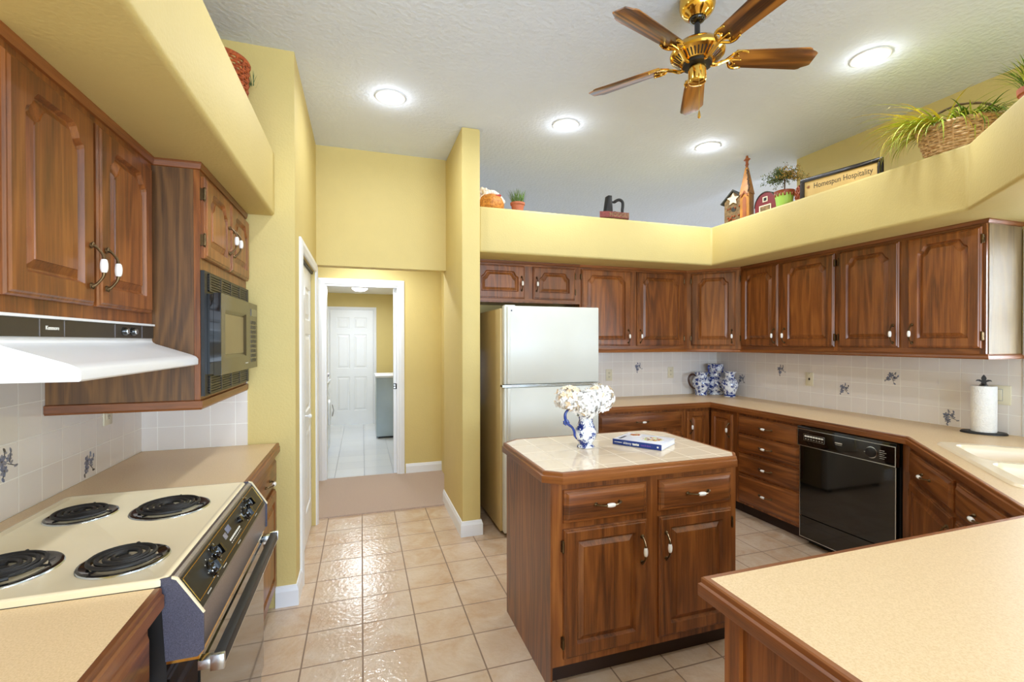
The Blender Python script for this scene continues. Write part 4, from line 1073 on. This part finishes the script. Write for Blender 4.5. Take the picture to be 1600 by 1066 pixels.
t = vase('vase', 'blue and white flared vase in front, right of the corner trio', 'vase', 3.535, 3.80,
         [(0, 0), (.052, 0), (.054, .008), (.050, .012), (.049, .022), (.060, .05), (.076, .095), (.082, .130), (.072, .160), (.050, .185), (.042, .205), (.046, .230), (.062, .252), (.056, .252), (.038, .2), (0, .19)], 'porcelain2')
MB().lathe([(.0545, .010), (.056, .013), (.0545, .020), (.052, .022)], n=30, cap=False).build('foot_band', 'cobalt', t, smooth=True)

# ------------------------------------------------------------------ ceiling: recessed lamps, fan
def downlight(label, x, y, z=ZC, pw=LAMP_W):
    t = thing('recessed_light', label, 'ceiling light', (x, y, z), 0, 'recessed ceiling lights')
    R = .098
    MB().lathe([(R, -.0005), (R, -.005), (R*.95, -.008), (R*.80, -.006), (R*.62, -.003)], n=40, cap=False).build('trim_ring', 'white_trim', t, smooth=True)
    MB().lathe([(R*.66, -.0025), (R*.60, -.006), (R*.4, -.012), (.001, -.015)], n=32, cap=False).build('lens', 'lamp_lens', t, smooth=True)
    d_ = bpy.data.lights.new('lamp_bulb', 'POINT'); d_.energy = pw*.20; d_.color = (.90, .95, 1.0); d_.shadow_soft_size = .03
    o_ = bpy.data.objects.new('lamp_bulb', d_); COL.objects.link(o_); o_.location = (0, 0, -.055); o_.parent = t
    area_light('lamp_glow', (0, 0, -.022), (0, 0, 0), .13, .13, pw, (.86, .93, 1.0), math.radians(170), t, 'DISK')
downlight('recessed ceiling light left of the partition, above the walkway', .187, 3.196)
downlight('recessed ceiling light above the refrigerator, left below the fan', 1.452, 3.197)
downlight('recessed ceiling light above the kitchen corner, right below the fan', 2.737, 3.190)
downlight('recessed ceiling light right of the fan, above the dishwasher', 2.756, 1.900)
downlight('recessed ceiling light above the cooktop side, outside the view', .187, 1.90)
th = downlight('added unseen ceiling light brightening the carpeted hallway', .05, 4.75, 2.44, 12.0)  # invented fixture out of view, put in to brighten the hall
for x in (.187, 1.45, 2.75): downlight('recessed ceiling light of the row behind the camera', x, .35)

FX, FY, FZ = 1.50, 1.82, 2.80
t = thing('ceiling_fan', 'polished brass ceiling fan with five oak blades', 'ceiling fan', (FX, FY, ZC))
q = FZ-ZC
m_ = MB(); m_.lathe([(.001, 0), (.078, 0), (.080, -.012), (.080, -.050), (.074, -.070), (.060, -.088), (.044, -.098), (.040, -.104)], n=36); m_.build('canopy', 'brass', t, smooth=True)
m_ = MB(); m_.ball((0, 0, -.106), .036, 18, 10, (1, 1, .6)); m_.tube([(0, 0, -.10), (0, 0, q+.085)], .013, 12); m_.build('hanger_ball', 'black_gloss', t, smooth=True)
m_ = MB(); m_.lathe([(.02, q+.088), (.030, q+.085), (.060, q+.078), (.098, q+.058), (.118, q+.034), (.123, q+.020), (.120, q+.010), (.112, q+.004), (.075, q-.022), (.070, q-.024), (.001, q-.024)], n=48)
mh = m_.build('motor_housing', 'brass', t, smooth=True, angle=35)
m_ = MB()
for i in range(40):
    a = 2*PI*i/40; r0, r1 = .078, .108; h0, h1 = q-.0215, q+.0005
    ux_, uy_ = math.cos(a), math.sin(a); wx, wy = -uy_*.0032, ux_*.0032
    m_.add([(r0*ux_-wx*.7, r0*uy_-wy*.7, h0), (r0*ux_+wx*.7, r0*uy_+wy*.7, h0), (r1*ux_+wx, r1*uy_+wy, h1), (r1*ux_-wx, r1*uy_-wy, h1)], [(0, 1, 2, 3)])
m_.build('vent_slots', 'black_matte', mh)
m_ = MB(); m_.lathe([(.066, q-.024), (.066, q-.036), (.05, q-.038)], n=30); m_.build('flywheel', 'black_matte', t, smooth=True)
m_ = MB(); m_.lathe([(.034, q-.038), (.040, q-.046), (.041, q-.10), (.038, q-.112), (.030, q-.116), (.001, q-.118)], n=32); m_.build('switch_housing', 'brass', t, smooth=True, angle=35)
m_ = MB(); m_.tube([(-.02, -.036, q-.09), (-.026, -.044, q-.10), (-.027, -.046, q-.27)], .0012, 5); m_.lathe([(.002, q-.305), (.007, q-.300), (.006, q-.285), (.002, q-.270)], (-.027, -.046, 0), 10); m_.build('pull_chain', 'brass', t, smooth=True)
blade_proto = None
for k in range(5):
    a = math.radians(54+72*k)
    if blade_proto is None:
        o2 = [(.172, -.042), (.20, -.050), (.44, -.064), (.505, -.058), (.540, -.030), (.545, 0), (.540, .030), (.505, .058), (.44, .064), (.20, .050), (.172, .042)]
        o2 = [(.165, -.048), (.492, -.063), (.508, -.058), (.514, -.050), (.536, -.040), (.546, -.034), (.546, .034), (.536, .040), (.514, .050), (.508, .058), (.492, .063), (.165, .048)]
        m_ = MB(); m_.X = Matrix.Rotation(math.radians(-13), 4, 'X'); m_.prism(o2, -.0028, .0028)
        b = m_.build('blade', 'fan_oak', t, bevel=.0012)
        s_ = MB(); s_.X = Matrix.Rotation(math.radians(-13), 4, 'X')
        z = -.006
        s_.stube([(.060, 0, -.030), (.085, 0, -.032), (.115, 0, -.018), (.145, 0, z)], [.010, .009, .008, .007], 8)
        for sg in (-1, 1):
            s_.stube([(.135, 0, z), (.150, sg*.022, z), (.165, sg*.042, z), (.190, sg*.050, z), (.216, sg*.044, z)], [.006, .006, .006, .0055, .0045], 7)
            s_.stube([(.145, 0, z), (.168, sg*.012, z), (.178, sg*.028, z), (.170, sg*.040, z)], .0045, 6)
            s_.ball((.216, sg*.044, z), .006, 7, 5); s_.ball((.182, sg*.022, z), .005, 7, 5)
        s_.tube([(.140, 0, z), (.170, 0, z), (.200, 0, z)], [.007, .006, .004], 7); s_.ball((.20, 0, z), .006, 7, 5)
        s_.build('blade_iron', 'brass', b, smooth=True)
        blade_proto = b
    else: b = copy_tree(blade_proto, t)
    b.location = (0, 0, q); b.rotation_euler = (0, 0, a)

# ------------------------------------------------------------------ laundry room
t = thing('clothes_dryer', 'white laundry appliance with shade painted into its white side panel at the right of the laundry room', 'appliance', (.213, 7.36, 0))
MB().box(0, .68, 0, .69, .03, .915).build('side_body', 'washer_side_shaded', t, bevel=.006)
MB().box(-.012, .69, -.008, .70, .917, .955).build('top_lid', 'washer', t, bevel=.01)
MB().box(.56, .69, 0, .69, .956, 1.09).build('console', 'washer', t, bevel=.01)
MB().box(.03, .65, .03, .66, 0, .029).build('base', 'black_matte', t)
t = thing('washing_machine', 'white front of a washing machine at the left of the laundry room', 'appliance', (-1.085, 6.42, 0))
MB().box(0, .665, 0, .67, .03, .915).build('cabinet_body', 'washer', t, bevel=.006)
MB().box(-.0, .675, -.005, .675, .917, .945).build('top_lid', 'washer', t, bevel=.008)
cc = MB().prism_xz([(.0, .946), (.60, .946), (.655, .965), (.60, 1.06), (.0, 1.09)], 0, .67).build('console', 'washer', t)
for y in (.2, .33, .46, .58): MB().lathe([(.026, .628), (.020, .655)], (0, y, 1.01), 14, 'x').build('control_knob', 'steel', t, smooth=True)
m_ = MB(); m_.lathe([(.18, .667), (.175, .685), (.12, .69)], (0, .34, .52), 30, 'x'); m_.mi = 1; m_.tube([(.70, .50, .44), (.715, .53, .52), (.70, .50, .60)], .006, 6); m_.build('front_door', ['washer', 'steel'], t, smooth=True)
MB().box(.03, .62, .03, .64, 0, .029).build('base', 'black_matte', t)
t = thing('ceiling_light', 'small glowing dome light on the laundry room ceiling', 'ceiling light', (-.02, 7.6, 2.33))
MB().lathe([(.13, 0), (.135, -.012), (.12, -.02)], n=30).build('light_base', 'white_trim', t, smooth=True)
MB().lathe([(.12, -.021), (.11, -.05), (.07, -.075), (.001, -.085)], n=30).build('light_dome', 'lamp_lens', t, smooth=True)
area_light('laundry_glow', (0, 0, -.11), (0, 0, 0), .5, .5, 20, (.85, .93, 1.0), PI, t, 'DISK')

# ------------------------------------------------------------------ decorations on the plant shelves
ZSH = ZST+.0005
def blades(m_, n, r0, length, lean, rnd, width=.0035, droop=.6, mi=(0,), cz=0, bias=None, c=(0, 0), seg=5):
    for i in range(n):
        a = rnd.random()*2*PI; rr = r0*math.sqrt(rnd.random()); p = Vector((c[0]+rr*math.cos(a), c[1]+rr*math.sin(a), cz))
        b = a+rnd.uniform(-.6, .6); d = Vector((math.cos(b), math.sin(b), 0))
        if bias: d = (d+Vector(bias)*rnd.random()).normalized()
        L = length*rnd.uniform(.6, 1.05); le = lean*rnd.uniform(.55, 1.1); w = width*rnd.uniform(.7, 1.2)
        s = d.cross(Vector((0, 0, 1))); pts = []; ang = PI/2-le*.4
        for k in range(seg+1):
            tt = k/seg; ww = w*(1-tt)**.6; pts.append((p+s*ww, p-s*ww)); ang -= le*droop/seg*2
            p = p+(d*math.cos(ang)+Vector((0, 0, math.sin(ang))))*L/seg
        m_.mi = rnd.choice(mi)
        m_.add([tuple(x) for q in pts for x in q], [(2*k, 2*k+1, 2*k+3, 2*k+2) for k in range(seg)])
def pot_profile(r, h): return [(0, 0), (r*.72, 0), (r*.95, h*.78), (r*1.05, h*.80), (r*1.08, h), (r*.95, h), (r*.9, h*.85), (0, h*.85)]
rnd = random.Random(5)
# pumpkin shaped doll
t = thing('pumpkin_ornament', 'round orange ornament with cream ruffles and red bow beside the partition', 'ornament', (1.00, 3.66, ZSH))
m_ = MB(); m_.lathe([(0, 0), (.08, 0), (.104, .03), (.108, .07), (.095, .105), (.07, .130), (.03, .145), (0, .147)], n=36, cap=False)
m_.v = [(x*(1+.05*math.cos(7*math.atan2(y, x))), y*(1+.05*math.cos(7*math.atan2(y, x))), z) for x, y, z in m_.v]; m_.build('round_body', 'pumpkin', t, smooth=True, angle=60)
m_ = MB()
for i in range(60):
    a = -.5+3.9*i/60; rr = .105+rnd.uniform(-.012, .010); z = .02+.135*math.sin(a*.78+.4)
    m_.ball((rr*math.cos(a+PI*.5)*1.0, .03, max(.02, .05+.115*math.sin(PI*i/60))), .016*rnd.uniform(.6, 1.1), 7, 5) if i % 2 else m_.ball((-.105+.21*i/60, -.02, .055+.105*math.sin(PI*(i+6)/72)), .017*rnd.uniform(.6, 1.2), 7, 5)
for i in range(14): m_.ball((-.055+rnd.uniform(-.035, .035), rnd.uniform(-.03, .02), .165+rnd.uniform(-.02, .03)), .015, 7, 5)
m_.build('cream_ruffles', 'ruffle', t, smooth=True)
m_ = MB(); m_.ball((.035, -.065, .118), .016, 9, 6, (1.5, .6, .8)); m_.ball((.055, -.06, .125), .012, 8, 5, (1.3, .6, 1)); m_.build('red_bow', 'red_cloth', t, smooth=True)
# grass pot
t = thing('potted_grass', 'small terracotta pot of short green grass on the shelf above the refrigerator', 'potted plant', (1.215, 3.62, ZSH))
MB().lathe(pot_profile(.056, .085), n=28, cap=False).build('pot', 'terracotta', t, smooth=True)
m_ = MB(); blades(m_, 240, .048, .125, .5, rnd, .0022, .5, (0, 1), .07); tag(m_.build('grass', ['grass_green', 'leaf_olive'], t), kind='stuff')
# old iron on a red base
t = thing('flat_iron_ornament', 'black antique flat iron standing on a red lettered base', 'ornament', (2.09, 3.62, ZSH))
bs = MB().prism([(-.135, -.02), (-.06, -.05), (.135, -.05), (.150, -.02), (.150, .05), (-.09, .05)], .028, .078); bs = bs.build('wooden_base', 'iron_base', t)
m_ = MB().prism([(-.07, -.035), (.12, -.035), (.12, .04), (-.07, .04)], 0, .027); m_.build('foot_block', 'stone_tan', t)
lettering('HODGES', 'lettering', 'stone_tan', .048, (.040, -.0505, .052), (PI/2, 0, 0), bs, .0008, bold=.0012)
m_ = MB().prism_xz([(-.078, .079), (-.012, .079), (-.020, .222), (-.056, .222)], -.03, .03); m_.build('iron_plate', 'black_iron', t, bevel=.004)
m_ = MB(); m_.stube([(-.018, 0, .178), (.005, 0, .174), (.022, 0, .178), (.040, 0, .190), (.062, 0, .199), (.085, 0, .196), (.102, 0, .178), (.102, 0, .140), (.098, 0, .110), (.100, 0, .082)], [.008, .009, .014, .013, .013, .013, .013, .013, .013, .012], 10)
m_.ball((.022, 0, .084), .018, 10, 6, (1.2, .8, .7)); m_.build('handle', 'black_iron', t, smooth=True)

# east shelf: everything faces -x; local x -> -y
def shelf_e(name, label, cat, x, y, rz=-PI/2): return thing(name, label, cat, (x, y, ZSH), rz)
t = shelf_e('birdhouse', 'tan birdhouse with dark gable roof and cream star', 'birdhouse', 3.22, 3.42, -PI/2+.35)
MB().prism_xz([(-.085, 0), (.085, 0), (.085, .235), (0, .315), (-.085, .235)], 0, .12).build('house_body', 'stone_tan', t)
m_ = MB()
for s in (-1, 1): m_.prism_xz([(0, .318), (s*.110, .214), (s*.116, .222), (0, .334)][::s], -.02, .14)
m_.build('roof', 'roof_dark', t)
def star_poly(R, r, cx, cz): return [((R if i % 2 == 0 else r)*math.sin(PI*i/5)+cx, (R if i % 2 == 0 else r)*math.cos(PI*i/5)+cz) for i in range(10)]
MB().prism_xz(star_poly(.058, .028, 0, .245), -.014, 0).build('star', 'star', t)
m_ = MB(); m_.lathe([(.022, -.001), (.020, -.003)], (0, 0, .155), 18, 'y'); m_.mi = 1
for i in range(22): m_.ball((rnd.uniform(-.07, .07), -.004, rnd.choice((.03, .06, .085, .17))+rnd.uniform(-.012, .012)), .009, 6, 4)
m_.build('entrance_wreath', ['roof_dark', 'berry'], t)
t = shelf_e('steeple_ornament', 'tall pointed gold wooden steeple ornament, tallest on the shelf', 'ornament', 3.20, 3.245, -PI/2+.3)
m_ = MB(); m_.box(-.040, .040, -.040, .040, 0, .235); m_.build('tower_base', 'gold_wood', t)
m_ = MB(); m_.add([(-.045, -.045, .236), (.045, -.045, .236), (.045, .045, .236), (-.045, .045, .236), (-.010, -.010, .47), (.010, -.010, .47), (.010, .010, .47), (-.010, .010, .47)], [(0, 1, 5, 4), (1, 2, 6, 5), (2, 3, 7, 6), (3, 0, 4, 7), (0, 3, 2, 1), (4, 5, 6, 7)])
m_.build('spire', 'gold_wood', t)
m_ = MB(); m_.lathe([(.010, .471), (.014, .490), (.018, .496), (.012, .505), (.014, .530), (.030, .536), (.031, .541), (.014, .552), (.009, .570), (.001, .590)], n=4); m_.build('finial', 'rust', t)
m_ = MB(); m_.prism_xz([(-.016, .02), (.016, .02), (.016, .18), (.011, .205), (0, .215), (-.011, .205), (-.016, .18)], -.043, -.040); m_.prism_xz([(-.035, .215), (0, .262), (.035, .215), (.028, .210), (0, .247), (-.028, .210)], -.052, -.042); m_.build('arched_window', 'rust', t)
m_ = MB()
for i in range(26): k = i/26; m_.ball((.015+.028*(1-k)+rnd.uniform(-.006, .006), -.05+.03*k, .25+.2*k), .008, 6, 4)
m_.build('vine', 'twig', t)
t = shelf_e('barn_ornament', 'small red barn ornament with rounded roof and white framed window', 'ornament', 3.20, 3.05, -PI/2+.1)
arc = [(.098*math.cos(PI*i/14), .085+.112*math.sin(PI*i/14)) for i in range(15)]
MB().prism_xz([(-.098, 0), (.098, 0)]+arc, 0, .12).build('barn_body', 'barn_red', t)
m_ = MB(); ar2 = [(.102*math.cos(PI*i/14), .086+.117*math.sin(PI*i/14)) for i in range(15)]; n = len(ar2)
m_.add([(x, -.006, z) for x, z in arc]+[(x, -.006, z) for x, z in ar2]+[(x, .126, z) for x, z in arc]+[(x, .126, z) for x, z in ar2], [(i, i+1, n+i+1, n+i) for i in range(n-1)]+[(n+i, n+i+1, 3*n+i+1, 3*n+i) for i in range(n-1)]+[(2*n+i, 2*n+i+1, 3*n+i+1, 3*n+i) for i in range(n-1)]+[(i, i+1, 2*n+i+1, 2*n+i) for i in range(n-1)])
m_.build('curved_roof', 'roof_dark', t)
m_ = frame_strip(-.022, .022, .118, .160, 0, .007, .004); m_.mi = 1; m_.box(-.014, .014, -.002, 0, .126, .152); m_.build('loft_window', ['star', 'black_matte'], t)
m_ = frame_strip(-.055, .055, .0, .092, 0, .008, .004); m_.mi = 1; m_.box(-.047, .047, -.002, 0, .008, .084); m_.build('barn_door', ['star', 'stone_tan'], t)
# topiary
t = shelf_e('potted_topiary', 'airy twig topiary in a lime green pot with dripped brown rim', 'potted plant', 3.20, 2.865)
m_ = MB(); m_.lathe([(0, 0), (.052, 0), (.070, .135), (.066, .137), (0, .125)], n=28, cap=False); m_.build('pot', 'pot_lime', t, smooth=True)
m_ = MB(); m_.lathe([(.070, .122), (.075, .146), (.070, .148), (.066, .130)], n=28)
for i in range(16): a = 2*PI*i/16; m_.ball((.0675*math.cos(a), .0675*math.sin(a), .118), .0085*rnd.uniform(.7, 1.2), 6, 5, (1, 1, 2.0))
for i in range(14): a = 2*PI*i/14; m_.ball((.053*math.cos(a), .053*math.sin(a), .006), .010, 6, 5, (1, 1, 1.7))
m_.build('dripped_rim', 'pot_rim', t, smooth=True)
m_ = MB(); m_.tube([(0, 0, .12), (.003, 0, .20), (0, 0, .27)], .005, 7)
lf = MB()
for i in range(120):
    a = rnd.random()*2*PI; el = rnd.uniform(-.35, 1.2); L = rnd.uniform(.07, .14)*(1.25 if el < .4 else 1)
    d = Vector((math.cos(a)*math.cos(el), math.sin(a)*math.cos(el), math.sin(el)*.8)); p0 = Vector((0, 0, .25)); p1 = p0+d*L*.5+Vector((0, 0, .012)); p2 = p0+d*L
    m_.tube([p0, p1, p2], [.0013, .0009, .0006], 4)
    for k in range(20):
        tt = rnd.uniform(.35, 1.08); p = p0+d*L*tt+Vector((rnd.uniform(-.01, .01), rnd.uniform(-.01, .01), rnd.uniform(-.01, .01)))
        lf.mi = 1 if d.x > .3 and rnd.random() < .7 else 0
        e = Vector((rnd.uniform(-1, 1), rnd.uniform(-1, 1), rnd.uniform(-1, 1))).normalized(); f = e.orthogonal().normalized()
        lf.add([tuple(p-e*.0075), tuple(p+f*.003), tuple(p+e*.0075), tuple(p-f*.003)], [(0, 1, 2, 3)])
m_.build('twigs', 'twig', t); tag(lf.build('leaves', ['leaf_olive', 'leaf_gold'], t), kind='stuff')
# berry cluster
t = shelf_e('berry_ball', 'rust brown berry cluster beside the framed sign', 'ornament', 3.23, 2.735)
m_ = MB()
for i in range(110):
    z = 1-2*(i+.5)/110; a = i*2.39996; q_ = math.sqrt(1-z*z); m_.ball((.045*q_*math.cos(a), .040*q_*math.sin(a), .085+.078*z), .0085, 6, 4)
m_.ball((0, 0, .085), .04, 10, 8, (1, 1, 1.8)); m_.build('berries', 'berry', t, smooth=True)
# framed sign
s0_, s1_ = Vector((3.150, 2.675)), Vector((3.262, 2.168)); sd = s1_-s0_; SW = sd.length
t = thing('framed_sign', 'long black framed tan sign reading Homespun Hospitality', 'sign', (s0_.x, s0_.y, ZSH), math.atan2(sd.y, sd.x))
SH = .170; m_ = MB()
for q4 in ((0, SW, 0, .028), (0, SW, SH-.028, SH)): m_.box(q4[0], q4[1], -.012, .012, q4[2], q4[3])
for q4 in ((0, .028), (SW-.028, SW)): m_.box(q4[0], q4[1], -.012, .012, .028, SH-.028)
m_.build('frame', 'frame_black', t, bevel=.003)
bo = MB().box(.028, SW-.028, -.002, .006, .028, SH-.028).build('sign_board', 'sign_tan', t)
lt = lettering('Homespun Hospitality', 'lettering', 'dark_ink', .056, (SW/2+.018, -.0026, SH*.58), (PI/2, 0, 0), bo, .0004); lt.scale = (.74, 1, 1)
m_ = MB()
for k in range(6): a = PI*k/6; m_.tube([(.055-.012*math.cos(a), -.003, .10-.012*math.sin(a)), (.055+.012*math.cos(a), -.003, .10+.012*math.sin(a))], .0010, 4)
m_.build('star_doodle', 'rust', bo)

# wicker basket with trailing grass
t = thing('wicker_basket', 'large pale wicker basket with arched handle holding trailing grass', 'basket', (3.20, 1.72, ZSH), math.radians(-60))
def wicker_basket(rx0, rx1, ry0, ry1, H_, rows, n, r):
    m_ = MB()
    for j in range(rows):
        z = H_*(j+.5)/rows; k_ = (j+.5)/rows; k_ = k_**.8; rx, ry = rx0+(rx1-rx0)*k_, ry0+(ry1-ry0)*k_
        pts = []
        for i in range(n*2+1):
            a = 2*PI*i/(n*2); w_ = 1+(1 if (i+j) % 2 else -1)*.028*(1.5 if n < 18 else 1); pts.append((rx*w_*math.cos(a), ry*w_*math.sin(a), z))
        m_.tube(pts, r, 5, cap=False)
    for i in range(n):
        a = 2*PI*(i*2+.5)/(n*2); m_.tube([(rx0*math.cos(a), ry0*math.sin(a), 0), ((rx0+(rx1-rx0)*.6)*math.cos(a), (ry0+(ry1-ry0)*.6)*math.sin(a), H_*.5), (rx1*math.cos(a), ry1*math.sin(a), H_)], r*.8, 5)
    m_.tube([(rx1*math.cos(2*PI*i/48), ry1*math.sin(2*PI*i/48), H_) for i in range(49)], r*1.7, 6, cap=False)
    m_.prism([(rx0*math.cos(2*PI*i/24), ry0*math.sin(2*PI*i/24)) for i in range(24)], 0.0, .006)
    return m_
wicker_basket(.130, .180, .085, .120, .165, 11, 17, .0078).build('basket_body', 'wicker', t, smooth=True)
m_ = MB(); hpts = [(.0+.0, .12*math.cos(PI*i/16), .16+.115*math.sin(PI*i/16)) for i in range(17)]
hpts = [(.165*math.cos(PI*i/18), 0, .16+.125*math.sin(PI*i/18)) for i in range(19)]
m_.tube(hpts, .0055, 7); m_.tube([(x, .008*math.sin(i*1.3), z+.004*math.cos(i*1.3)) for i, (x, y, z) in enumerate(hpts)], .004, 6); m_.build('arched_handle', 'twig', t, smooth=True)
m_ = MB(); m_.lathe([(.001, .14), (.16, .14)], n=20, cap=False); m_.v = [(x, y*.66, z) for x, y, z in m_.v]; m_.build('moss_filler', 'twig', t)
g = thing('trailing_grass', 'lime and yellow artificial grass spilling from the wicker basket', 'plant', (3.20, 1.72, ZSH+.142), math.radians(-60))
m_ = MB(); r3 = random.Random(11)
blades(m_, 200, .11, .22, 1.3, r3, .0050, .8, (0, 1), 0, None, (.02, 0), 7)
blades(m_, 130, .07, .34, 1.6, r3, .0052, .78, (1, 1, 2), 0, (-3.0, -.5, 0), (-.09, -.02), 9)
blades(m_, 60, .05, .46, 1.6, r3, .0055, .74, (2, 1), 0, (-4.0, -.2, 0), (-.10, -.01), 10)
blades(m_, 70, .07, .24, 1.6, r3, .0045, .85, (0, 1), 0, (1.5, -1.2, 0), (.08, 0), 7)
tag(m_.build('grass_blades', ['grass_green', 'grass_lime', 'grass_yellow'], g), kind='stuff')
# right edge potted grass
t = thing('potted_grass', 'terracotta pot of spiky green grass at the right edge above the window', 'potted plant', (2.965, 1.29, ZSH), 0)
MB().lathe(pot_profile(.070, .13), n=28, cap=False).build('pot', 'terracotta', t, smooth=True)
m_ = MB(); blades(m_, 170, .05, .20, .9, r3, .0030, .5, (0, 1), .11); tag(m_.build('grass', ['grass_green', 'grass_lime'], t), kind='stuff')
# left shelf basket
t = thing('wicker_basket', 'red brown wicker basket with dry sprigs on the left shelf', 'basket', (-.665, 2.70, ZSH), .2)
wicker_basket(.095, .12, .095, .12, .37, 24, 18, .0062).build('basket_body', 'wicker_red', t, smooth=True)
m_ = MB(); blades(m_, 26, .02, .10, .8, r3, .002, .3, (0,), .30, None, (.135, .05), 4); m_.build('dry_sprigs', 'leaf_olive', t)
